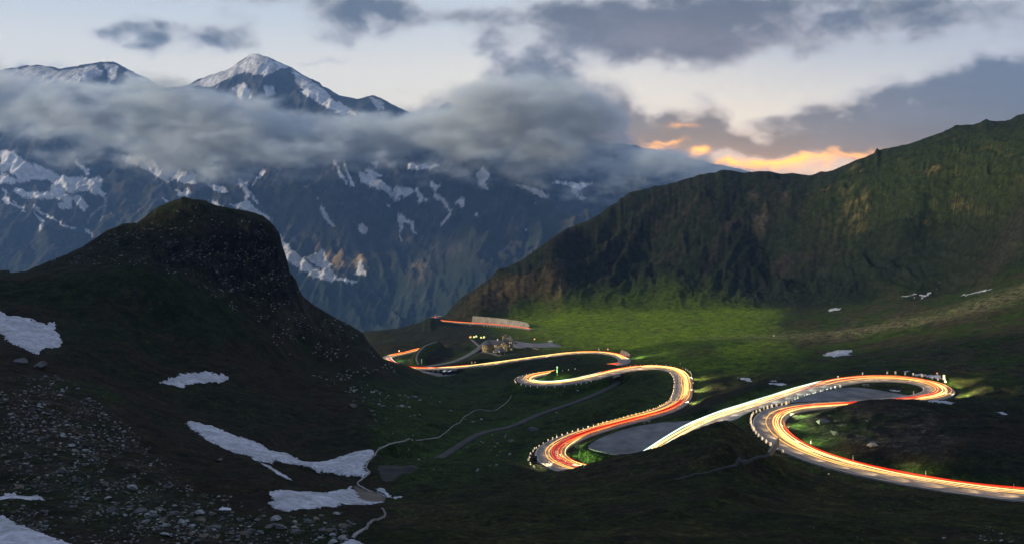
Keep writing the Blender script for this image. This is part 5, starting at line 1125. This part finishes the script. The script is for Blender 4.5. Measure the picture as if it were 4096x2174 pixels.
for lab, grp, P, sc in STONES:
    for i, (x, y) in enumerate(P):
        w = hits(x, y+3)
        if w is None: continue
        # keep off the carriageway
        for C_ in (RS['A'], RS['E']):
            d = np.hypot(C_[:, 0]-w[0], C_[:, 1]-w[1]); q = int(d.argmin()); lim_ = C_[q, 3]/2+.45
            if d[q] < lim_:
                v = (w[:2]-C_[q, :2])/max(d[q], .01); w[:2] = C_[q, :2]+v*lim_
        o = bpy.data.objects.new('guard_stone', me_st); COL.objects.link(o); o.location = (w[0], w[1], hgt(w[0], w[1])-.08)
        s = sc*(.95+.25*rng.random()); o.scale = (s, s, s*rng.uniform(1.0, 1.25)); o.rotation_euler = (rng.uniform(-.07, .07), rng.uniform(-.07, .07), rng.uniform(0, 3))
        tag(o, lab.format(ordn(i)), 'guard stone', grp)
pm = MB(); pm.box(-.07, .07, -.05, .05, 0, 1.05); pm_me = pm.mesh('post', m_post); cm = MB(); cm.box(-.075, .075, -.055, .055, 0, .22); cm_me = cm.mesh('reflector', m_dark)
POSTS = [(863,410,'thin white marker post on the inner edge of the nearest hairpin, upper side'),(835,545,'thin white marker post inside the nearest hairpin where the bend tightens'),(1000,640,'white marker post beside the red streaks below the brown knoll'),(1305,755,'white marker post halfway along the near road below the knoll'),(1835,868,'white marker post standing against the lit verge of the near road'),(2477,965,'white marker post closest to the right edge'),(1748,278,'marker post on the grass island inside the loop'),(1478,180,'left marker post on the inner side of the loop'),(1720,190,'middle marker post on the inner side of the loop'),(1820,243,'right marker post on the inner side of the loop')]
PC = [(510,950,'tall marker post between guard stones of the lower straight'),(605,1235,'white marker post inside the lower hairpin'),(808,1283,'white marker post where the lower hairpin meets the dark hill'),(1835,652,'white marker post under the short climb'),(1785,222,'marker post at the top inner corner of the short climb')]
def post(p, lab, h=1.0):
    w = hits(*p)
    if w is None: return
    t = empty('marker_post', (w[0], w[1], hgt(w[0], w[1])-.05)); tag(t, lab, 'marker post', 'roadside marker posts')
    o = obj('post', pm_me, t); o.scale = (1.3, 1.3, 1.5*h); c = obj('reflector', cm_me, t, (0, 0, 1.15*h)); c.scale = (1.3, 1.3, 1)
for x, y, l in POSTS: post(Z([(x, y)], *ZA)[0], l)
for x, y, l in PC: post(Z([(x, y)], *ZC)[0], l)

# ------------------------------------------------------------------ signs
m_red = flat_mat('sign_red', (.45, .02, .02), .5, var=.05); m_whi = flat_mat('sign_white', (.8, .8, .78), .5, var=.05); m_blk = flat_mat('sign_back', (.015, .015, .018), .6, var=.1); m_grn = flat_mat('sign_green', (.30, .62, .45), .5, var=.1); m_gal = flat_mat('galvanised', (.35, .35, .36), .45, .6, var=.1)
def sign(p, lab, kind, s=1.0, face=0.0):
    w = hits(*p)
    if w is None: return
    t = empty('road_sign', (w[0], w[1], hgt(w[0], w[1])-.05), face); tag(t, lab, 'road sign')
    if kind == 'black':
        MB().box(-.07, .07, -.05, .05, 0, 3.4).build('pole', m_whi, t)
        MB().box(-.85*s, .85*s, -.06, .06, 2.2, 5.2).build('panel', m_blk, t)
        for z_ in (2.7, 4.6): MB().box(-.8*s, .8*s, -.13, -.064, z_, z_+.1).build('bracket', m_gal, t)
    elif kind == 'tall':
        MB().box(-.35, .35, -.1, .1, 1.6, 5.0).build('panel', m_grn, t); MB().cyl(0, 0, 0, 1.6, .09).build('pole', m_gal, t); MB().box(-.55, .55, -.12, .12, 5.0, 5.4).build('cap', m_whi, t)
    elif kind == 'arrow':
        MB().cyl(0, 0, 0, 2.6, .06).build('pole', m_gal, t); MB().box(-.55, .55, -.04, .04, 1.2, 3.4).build('panel', m_whi, t)
        for z_ in (1.45, 2.2, 2.95):
            MB().add([(-.4, -.045, z_-.25), (0, -.045, z_-.25), (.4, -.045, z_+.1), (0, -.045, z_+.45-.1), (-.4, -.045, z_+.35-.1), (.0, -.045, z_+.1)], [(0, 1, 2, 5), (5, 2, 3, 4)]).build('chevron', m_red, t)
    else:
        MB().cyl(0, 0, 0, 2.6, .06).build('pole', m_gal, t)
        b1 = MB(); V = []; n_ = 20
        for y_ in (-.03, .03):
            V += [(.55*s*math.cos(2*math.pi*i/n_), y_, 2.9+.55*s*math.sin(2*math.pi*i/n_)) for i in range(n_)]
        b1.add(V, [tuple(range(n_)), tuple(range(n_, 2*n_))[::-1]]+[(i, n_+i, n_+(i+1) % n_, (i+1) % n_) for i in range(n_)]); b1.build('disc', m_red, t)
        b2 = MB(); b2.add([(.38*s*math.cos(2*math.pi*i/n_), -.036, 2.9+.38*s*math.sin(2*math.pi*i/n_)) for i in range(n_)], [tuple(range(n_))]); b2.build('disc_centre', m_whi, t)
sign(Z([(272,1300)], *ZC)[0], 'dark back of a tall road sign on a white pole at the lower hairpin', 'black', 1.0, R(-10))
sign(Z([(515,266)], *ZC)[0], 'tall pale green sign pillar at the small mid valley hairpin', 'tall')
sign(Z([(1862,188)], *ZC)[0], 'round sign facing the camera at the top of the short climb', 'round', 1.3)
sign(Z([(1918,165)], *ZA)[0], 'round sign on a pole behind the far right loop', 'round', 1.0)
sign(Z([(1968,186)], *ZA)[0], 'red and white chevron sign at the outer edge of the far right loop', 'arrow')
sign(Z([(2307,440)], *ZD)[0], 'round sign by the small stone wall on the long bend', 'round', 1.3)
sign(Z([(2218,462)], *ZD)[0], 'slim sign inside the long bend below the inn', 'tall')
sign(Z([(462,562)], *ZD)[0], 'pale green notice pillar at the turning to the inn', 'tall')
sign(Z([(958,566)], *ZD)[0], 'white sign right of the two blue vans', 'arrow')
sign(Z([(992,566)], *ZD)[0], 'round sign right of the white sign beyond the vans', 'round', 1.2)
sign(Z([(600,92)], *ZD)[0], 'tiny round sign at the tip of the distant road', 'round', 1.4)
sign(Z([(239,450)], *ZD)[0], 'small warning sign above the orange streaks at the left bend', 'round', 1.3)

# ------------------------------------------------------------------ walls, viaduct
m_conc = asphalt('masonry', (.21, .20, .17), .9); m_conc2 = asphalt('concrete', (.16, .16, .155), .9)
def wall(name, label, C_, side_, hgts, lean, panel, mat, th=.8):
    """panels between the samples of a road, each its own object"""
    n = normals(C_); t = empty(name, C_[len(C_)//2, :3]); tag(t, label, 'retaining wall'); base = C_[len(C_)//2, :3]
    for i in range(0, len(C_)-panel, panel):
        V = []
        for q, sh in ((i, .0), (i+panel, .0)):
            o = side_*(C_[q, 3]/2+1.0); h = hgts(q/len(C_))
            bx = C_[q, :2]+n[q]*o; tx = C_[q, :2]+n[q]*(o+side_*lean); ex = n[q]*side_*th
            V += [(*bx, C_[q, 2]-.6), (*tx, C_[q, 2]+h), (*(tx+ex), C_[q, 2]+h), (*(bx+ex*3), C_[q, 2]-.6)]
        V = np.array(V)-base; c_ = V.mean(0); V = c_+(V-c_)*np.array([.996, .996, 1])
        MB().add(V, [(0, 4, 5, 1), (1, 5, 6, 2), (2, 6, 7, 3), (3, 7, 4, 0), (0, 1, 2, 3), (4, 7, 6, 5)]).build('panel', mat, t)
    return t
E_ = RS['E']; i0 = road_idx(*Z([(1466, 194)], *ZD)[0], k='E'); i1 = road_idx(*Z([(925, 142)], *ZD)[0], k='E')
def h_e(t): return np.interp(t, [0, .08, .3, .7, 1.0], [3.0, 6.5, 7.6, 8.6, 9.0])
wall('retaining_wall', 'long pale avalanche wall above the distant road', E_[max(0, i0-3):i1], -1, h_e, 2.4, 4, m_conc)
i2 = road_idx(*Z([(2385, 425)], *ZD)[0]); i3 = road_idx(*Z([(2510, 475)], *ZD)[0])
ia, ib = min(i2, i3), max(i2, i3)
wall('retaining_wall', 'short stone wall at the right end of the long bend', RS['A'][ib-12:ib+4], -1, lambda t: np.interp(t, [0, .2, .8, 1], [1.5, 3.0, 3.6, 2.5]), 2.0, 4, m_conc)
v = empty('viaduct', (0, 0, 0)); k1 = road_idx(*Z([(720, 135)], *ZD)[0], k='E'); k2 = road_idx(*Z([(880, 148)], *ZD)[0], k='E'); ka, kb = sorted((k1, k2))
v.location = E_[ka, :3]; tag(v, 'concrete viaduct carrying the distant road along the cliff', 'viaduct'); nn = normals(E_)
for q in np.linspace(ka, kb, 6).astype(int):
    x, y = E_[q, :2]+nn[q]*(E_[q, 3]/2+.2)-E_[ka, :2]; z_ = E_[q, 2]-E_[ka, 2]
    MB().box(x-.55, x+.55, y-.6, y+.6, z_-12, z_-1.2).build('pier', m_conc2, v)
dk = ribbon(E_[ka-8:kb+8], [E_[ka-8:kb+8, 3]/2+.9, E_[ka-8:kb+8, 3]/2+.9, E_[ka-8:kb+8, 3]/2+.05, E_[ka-8:kb+8, 3]/2+.05], [-1.3, .35, .35, -1.3])
me = np_mesh('deck_edge', (dk-E_[ka, :3]).reshape(-1, 3), np.vstack([grid_quads(len(dk), 4)]), m_conc2, False); obj('deck_edge', me, v)
# culvert head wall by the ditch
w0 = hits(*Z([(690, 716)], *ZA)[0]); w1 = hits(*Z([(832, 712)], *ZA)[0])
if w0 is not None and w1 is not None:
    t = empty('culvert_wall', w0); tag(t, 'low concrete culvert wall where the ditch meets the nearest road', 'wall'); d = Vector(w1-w0); d.z = 0; l_ = min(d.length, 16); t.rotation_euler = (0, 0, math.atan2(d.y, d.x))
    MB().box(0, l_, -.25, .25, -1.5, .75).build('wall', m_conc2, t); MB().box(-.1, l_+.1, -.35, .35, .755, .9).build('coping', m_conc, t)
# ------------------------------------------------------------------ the inn
m_wall = flat_mat('inn_stone', (.30, .245, .13), .9, var=.55, scale=1.1); m_slate = flat_mat('slate_roof', (.060, .062, .075), .6, var=.2, scale=2.5); m_slate2 = flat_mat('weathered_roof', (.12, .115, .085), .7, var=.2, scale=2.5)
m_wood = flat_mat('dark_wood', (.035, .024, .018), .7, var=.3); m_win = flat_mat('window_glass', (.015, .018, .022), .15, var=.1); m_lit = emit_mat('lit_window', (1, .86, .62), .8); m_trim = flat_mat('eaves', (.028, .028, .034), .6, var=.1)
inn = empty('mountain_inn', tuple(INN), R(-6)); tag(inn, 'stone mountain inn with slate roofs and a round end', 'inn')
def gable(x0, x1, y0, y1, z0, zr, axis='x', ov=.6, th=.22):
    V = []; 
    if axis == 'x':
        ym = (y0+y1)/2
        P = [(x0-ov, y0-ov, z0-.3), (x1+ov, y0-ov, z0-.3), (x1+ov, ym, zr), (x0-ov, ym, zr), (x0-ov, y1+ov, z0-.3), (x1+ov, y1+ov, z0-.3)]
        Fc = [(0, 1, 2, 3), (3, 2, 5, 4)]
    else:
        xm = (x0+x1)/2
        P = [(x0-ov, y0-ov, z0-.3), (x0-ov, y1+ov, z0-.3), (xm, y1+ov, zr), (xm, y0-ov, zr), (x1+ov, y0-ov, z0-.3), (x1+ov, y1+ov, z0-.3)]
        Fc = [(0, 3, 2, 1), (3, 4, 5, 2)]
    Q = P+[(a, b__, c-th) for a, b__, c in P]; n_ = len(P)
    Fc2 = Fc+[tuple(i+n_ for i in f)[::-1] for f in Fc]
    ring = [0, 1, 2, 5, 4, 3] if axis == 'x' else [0, 3, 4, 5, 2, 1]
    Fc2 += [(ring[i], ring[i]+n_, ring[(i+1) % 6]+n_, ring[(i+1) % 6]) for i in range(6)]
    return MB().add(Q, Fc2)
wl1 = MB(); wl1.cyl(-8.2, 1.0, -3, 9.2, 5.6, n=24); wl1.build('tower_wall', m_wall, inn)
wl2 = MB().box(-8, 7, -1.5, 7, -3, 9.6); wl2.add([(-8, -1.5, 9.6), (-8, 7, 9.6), (-8, 2.75, 13.0)], [(0, 1, 2)]); wl2.build('main_wall', m_wall, inn)
wg = MB(); wg.add([(5,-4,-3),(14,-4,-3),(14,8,-3),(5,8,-3),(5,-4,9.0),(14,-4,9.0),(14,8,9.0),(5,8,9.0),(9.5,-4,13.4),(9.5,8,13.4)], [(0,1,5,8,4),(2,3,7,9,6),(1,2,6,5),(3,0,4,7)]); wg.build('gable_wall', m_wall, inn)
wb = MB().box(9, 18.5, 8.05, 18, -3, 12.0); wb.build('back_wall', m_wall, inn)
MB().cyl(-8.2, 1.0, 8.9, 9.25, 6.5, 6.4, n=24).build('tower_eaves', m_trim, inn)
rt = MB().cyl(-8.2, 1.0, 9.26, 13.6, 6.4, .15, n=24).build('tower_roof', m_slate, inn)
gable(-7, 6.5, -1.5, 7, 9.6, 13.5, 'x', .5).build('main_roof', m_slate, inn)
gable(5, 14, -4, 8, 9.3, 13.9, 'y', .7).build('gable_roof', m_slate, inn)
hb = MB().add([(8.3,7.6,12.0),(19.2,7.6,12.0),(19.2,18.7,12.0),(8.3,18.7,12.0),(12.5,13,16.4),(15.5,13,16.4)], [(0,1,5,4),(1,2,5),(2,3,4,5),(3,0,4),(3,2,1,0)]); hb.build('back_roof', m_slate2, inn)
c1 = MB().box(7.2, 9.2, 9.5, 11.5, 11, 16.2).build('chimney', m_wall, inn); MB().box(7.0, 9.4, 9.3, 11.7, 16.21, 16.6).build('cap', m_conc2, c1)
c2 = MB().box(9.9, 11.4, 11, 12.5, 14, 17.4).build('chimney', m_wall, inn); MB().box(9.7, 11.6, 10.8, 12.7, 17.41, 17.8).build('cap', m_conc2, c2)
c3 = MB().box(2.5, 3.7, 1.6, 2.8, 12.6, 14.6).build('chimney', m_whi, inn)
def win(x, y, z_, ax='x', lit=False, w=.8, h=1.1, out=-1):
    f = MB(); g_ = MB(); mt = m_lit if lit else m_win
    if ax == 'x': f.box(x-w/2-.12, x+w/2+.12, y+out*.10, y-out*.05, z_-.12, z_+h+.12); g_.box(x-w/2, x+w/2, y+out*.13, y+out*.105, z_, z_+h)
    else: f.box(x+out*.10, x-out*.05, y-w/2-.12, y+w/2+.12, z_-.12, z_+h+.12); g_.box(x+out*.13, x+out*.105, y-w/2, y+w/2, z_, z_+h)
    fo = f.build('window', m_trim, inn); g_.build('pane', mt, fo)
for x, z_, l in [(-1.4,7.2,0),(.2,7.2,1),(1.8,7.2,1),(3.4,7.2,0),(-1.4,4,0),(.2,4,0),(1.8,4,0),(3.4,4,0),(-1,.8,1),(1.6,.8,1),(3.6,.8,0)]: win(x, -1.5, z_, 'x', l)
for x, z_, l in [(8,9.6,1),(10.8,9.6,0),(6.6,6.2,0),(8.6,6.2,0),(10.4,6.2,1),(12.3,6.2,0),(6.6,3,1),(8.6,3,0),(10.4,3,0),(12.3,3,0),(7.4,0,0),(11,0,0)]: win(x, -4, z_, 'x', l)
for y, z_, l in [(0,6.4,0),(4,6.4,1),(-1,3.2,0),(3,3.2,0)]: win(14, y, z_, 'y', l, out=1)
for x, z_, l in [(15.4,9.2,1),(17.2,9.2,1),(15.4,5.6,1),(17.2,5.6,0),(17.2,2,1)]: win(x, 8.05, z_, 'x', l)
for k, z_ in [(200,6.6),(228,6.6),(256,6.6),(284,6.6),(312,6.6),(212,3),(246,3),(280,3),(312,3)]:
    a = R(k); cx_, cy_ = -8.2+5.6*math.cos(a), 1+5.6*math.sin(a)
    f = MB().box(-.5, .5, -.08, .08, 0, 1.3).build('window', m_win, inn, (cx_, cy_, z_), a+math.pi/2)
# six sided timber pavilion in front
w = np.array([INN[0]+6.5, INN[1]-36, 0]); w[2] = hgt(w[0], w[1]); pav = empty('pavilion', tuple(w)); tag(pav, 'dark pavilion with a pointed roof in front of the inn', 'pavilion')
MB().cyl(0, 0, 4.2, 4.5, 6.6, 6.6, n=6, a0=R(30), a1=R(390)).build('eaves', m_trim, pav); MB().cyl(0, 0, 4.51, 8.6, 6.5, .1, n=6, a0=R(30), a1=R(390)).build('roof', m_slate, pav)
for k in range(6): a = R(30+60*k); MB().box(-.22, .22, -.22, .22, 0, 4.2).build('column', flat_mat('pale_wood', (.30, .26, .19), .8) if k == 0 else bpy.data.materials['pale_wood'], pav, (5.6*math.cos(a), 5.6*math.sin(a), 0))
MB().cyl(0, 0, -.6, .35, 6.2, 6.2, n=6, a0=R(30), a1=R(390)).build('floor', m_conc2, pav); MB().box(-2.6, 2.6, 1.5, 3.2, .36, 3.6).build('back_wall', m_wood, pav)
MB().cyl(-1.0, -5.6, 4.6, 5.0, .22, n=8).build('lantern', emit_mat('lantern', (1, .95, .7), 3), pav)
# terrace wall between inn and pavilion
w = np.array([INN[0]-2, INN[1]-14, 0]); w[2] = hgt(w[0], w[1]); tw = empty('terrace_wall', tuple(w), R(-4)); tag(tw, 'stone terrace wall with parapet below the inn', 'wall')
MB().box(-11, 14, -.5, .5, -4, 1.0).build('wall', m_wall, tw); MB().box(-11.1, 14.1, -.6, .6, 1.01, 1.2).build('coping', m_conc2, tw)

# ------------------------------------------------------------------ vehicles
m_tyre = flat_mat('tyre', (.015, .015, .015), .9, var=.05); m_cgl = flat_mat('car_glass', (.01, .012, .015), .08, var=.05)
def paint(n_, c): 
    m = flat_mat(n_, c, .3, .2, var=.04); return m
def car(p, rot, label, col, van=False, roof=None, s=1.0, z=None, cat='car'):
    w = hits(*p)
    if w is None: return
    zz = z if z is not None else hgt(w[0], w[1])+.35
    t = empty('parked_van' if van else 'parked_car', (w[0], w[1], zz), rot); tag(t, label, cat)
    L_, W_, Hh = (5.4, 2.0, 2.25) if van else (4.4, 1.8, 1.45)
    L_, W_, Hh = L_*s, W_*s, Hh*s
    hb_ = Hh*(.52 if van else .60)
    xs = [-L_/2, -L_/2+.15, -L_/2+.9, L_/2-1.2, L_/2-.25, L_/2]
    prof_ = [(-L_/2, .35), (-L_/2, hb_*.9), (-L_/2+.15, hb_), (L_/2-.9, hb_), (L_/2-.12, hb_*.82), (L_/2, .45), (L_/2-.1, .28), (-L_/2+.1, .28)]
    def ext(P, hw, top=1.0):
        n_ = len(P); V = [(x, -hw, z_) for x, z_ in P]+[(x, hw, z_) for x, z_ in P]
        return MB().add(V, [tuple(range(n_)), tuple(range(n_, 2*n_))[::-1]]+[((i+1) % n_, i, n_+i, n_+(i+1) % n_) for i in range(n_)])
    mt = paint(label.split()[0]+'_paint', col) if (label.split()[0]+'_paint') not in bpy.data.materials else bpy.data.materials[label.split()[0]+'_paint']
    bo = ext(prof_, W_/2).build('body', mt, t)
    cab = [(-L_/2+.12, hb_), (-L_/2+.3, Hh-.1), (L_/2-1.5, Hh-.1), (L_/2-.75, hb_)] if van else [(-L_/2+.5, hb_), (-L_/2+1.0, Hh-.06), (L_/2-1.9, Hh-.06), (L_/2-1.1, hb_)]
    ext([(x, z_+.003) for x, z_ in cab], W_/2-.09).build('cabin_glass', m_cgl, t)
    rz = MB().box(cab[1][0]-.05, cab[2][0]+.05, -W_/2+.08, W_/2-.08, Hh-.095, Hh+(.12 if van else .02), .93).build('roof', roof or mt, t)
    for (x, z_), (x2, z2) in ((cab[0], cab[1]), (cab[3], cab[2])):
        for sgn in (-1, 1): MB().tube([(x, sgn*(W_/2-.08), z_), (x2, sgn*(W_/2-.08), z2)], .06, 4).build('pillar', mt, t)
    for sx in (-1, 1):
        for sy in (-1, 1):
            V = []; n_ = 14
            for y_ in (-.12, .12): V += [(.34*s*math.cos(2*math.pi*i/n_), y_, .34*s*math.sin(2*math.pi*i/n_)) for i in range(n_)]
            wh = MB().add(V, [tuple(range(n_)), tuple(range(n_, 2*n_))[::-1]]+[((i+1) % n_, i, n_+i, n_+(i+1) % n_) for i in range(n_)]).build('wheel', m_tyre, t, (sx*L_*.31, sy*(W_/2-.06), .34*s))
            V2 = [(x*.55, y_*1.08, z_*.55) for x, y_, z_ in V]; MB().add(V2, [tuple(range(n_)), tuple(range(n_, 2*n_))[::-1]]+[((i+1) % n_, i, n_+i, n_+(i+1) % n_) for i in range(n_)]).build('rim', m_gal, wh)
    for sy in (-1, 1):
        MB().box(L_/2-.10, L_/2+.02, sy*W_*.36-.18, sy*W_*.36+.18, hb_*.55, hb_*.75).build('headlight', m_whi, t)
        MB().box(-L_/2-.02, -L_/2+.08, sy*W_*.38-.12, sy*W_*.38+.12, hb_*.6, hb_*.85).build('tail_light', m_red, t)
    return t
vanz = PADS['P3'][1]+.03
car(Z([(690,660)], *ZD)[0], R(75), 'blue van with a white roof, the left one of the two below the red streak', (.010, .035, .085), True, m_whi, 1.35, vanz, 'van')
car(Z([(742,657)], *ZD)[0], R(68), 'blue van with a white roof, the right one of the two below the red streak', (.010, .035, .085), True, m_whi, 1.35, vanz, 'van')
p4 = PADS['P4'][1]+.03
car(Z([(1737,340)], *ZD)[0], R(165), 'white car with a red rear parked at the meadow edge of the inn car park', (.75, .75, .76), False, None, 1.15, None)
car(Z([(1392,355)], *ZD)[0], R(80), 'dark car parked against the right wall of the inn', (.012, .014, .03), False, None, 1.15, None)
# lit camp and lamps by the inn
def camp(p, label, cols):
    w = hits(*p); 
    if w is None: return
    t = empty('lit_tent', (w[0], w[1], hgt(w[0], w[1]))); tag(t, label, 'tent', 'glowing tents left of the inn')
    for k, (dx_, dy_, c_) in enumerate(cols):
        MB().add([(dx_-1.3, dy_-1, 0), (dx_+1.3, dy_-1, 0), (dx_+1.3, dy_+1, 0), (dx_-1.3, dy_+1, 0), (dx_-.9, dy_, 1.9), (dx_+.9, dy_, 1.9)], [(0, 1, 5, 4), (2, 3, 4, 5), (1, 2, 5), (3, 0, 4), (3, 2, 1, 0)]).build('canvas', emit_mat('tent_glow', c_, 1.1), t)
camp(Z([(968,298)], *ZD)[0], 'glowing yellow and red tents at the end of the access path', [(-3, 0, (1, .8, .2)), (-2.6, 4, (1, .12, .05)), (1.5, 3, (.9, 1, .3)), (4, 7, (.8, 1, .4))])
camp(Z([(1065,300)], *ZD)[0], 'glowing yellow tents nearer to the inn', [(-1.8, 0, (.95, 1, .25)), (1.8, 4, (.95, 1, .3)), (1.6, -3, (1, .75, .5))])
w = hits(*Z([(1580, 334)], *ZD)[0]); t = empty('globe_lamp', (w[0], w[1], hgt(w[0], w[1]))); tag(t, 'orange globe lamp on a post at the meadow edge of the car park', 'lamp')
MB().cyl(0, 0, 0, 2.4, .08).build('pole', m_dark, t)
bm = bmesh.new(); bmesh.ops.create_icosphere(bm, subdivisions=2, radius=.75, matrix=__import__('mathutils').Matrix.Translation((0, 0, 3.0))); me = bpy.data.meshes.new('globe'); bm.to_mesh(me); bm.free(); me.materials.append(emit_mat('globe_glow', (1, .45, .18), 2.2)); obj('globe', me, t)
# picnic tables and benches
def bench(p, label, rot=0, s=1.0, tab=True):
    w = hits(*p)
    if w is None: return
    t = empty('picnic_table' if tab else 'bench', (w[0], w[1], hgt(w[0], w[1])), rot); tag(t, label, 'picnic table' if tab else 'bench'); m_ = bpy.data.materials.get('bench_wood') or flat_mat('bench_wood', (.28, .25, .20), .8)
    for k in range(4): MB().box(-1.1*s, 1.1*s, (-.42+.22*k)*s, (-.24+.22*k)*s, .74*s, .79*s).build('plank', m_, t)
    if tab:
        for sy in (-.85, .85): MB().box(-1.1*s, 1.1*s, (sy-.15)*s, (sy+.15)*s, .43*s, .48*s).build('seat', m_, t)
    for sx in (-.8, .8): MB().box((sx-.06)*s, (sx+.06)*s, -.9*s, .9*s, .3*s, .42*s).build('crossbar', m_, t)
    for sx in (-.8, .8):
        for sy in (-.5, .5): MB().box((sx-.06)*s, (sx+.06)*s, (sy-.06)*s, (sy+.06)*s, 0, .3*s).build('leg', m_, t)
bench(Z([(1400, 218)], *ZA)[0], 'wooden picnic table on the grass island of the loop', R(5), 1.3)
bench(Z([(1495, 797)], *ZC)[0], 'grey bench at the upper edge of the lower parking area', R(8), 1.5, False)
for i, (x, y, l) in enumerate([(1490, 403, 'white picnic table left of the row below the car park'), (1575, 405, 'first white picnic table in the row by the car park'), (1590, 411, 'middle white picnic table in the row by the car park'), (1610, 417, 'last white picnic table in the row by the car park')]): bench(Z([(x, y)], *ZD)[0], l, R(-20), 1.5)
print('objects', round(time.time()-T0, 1))
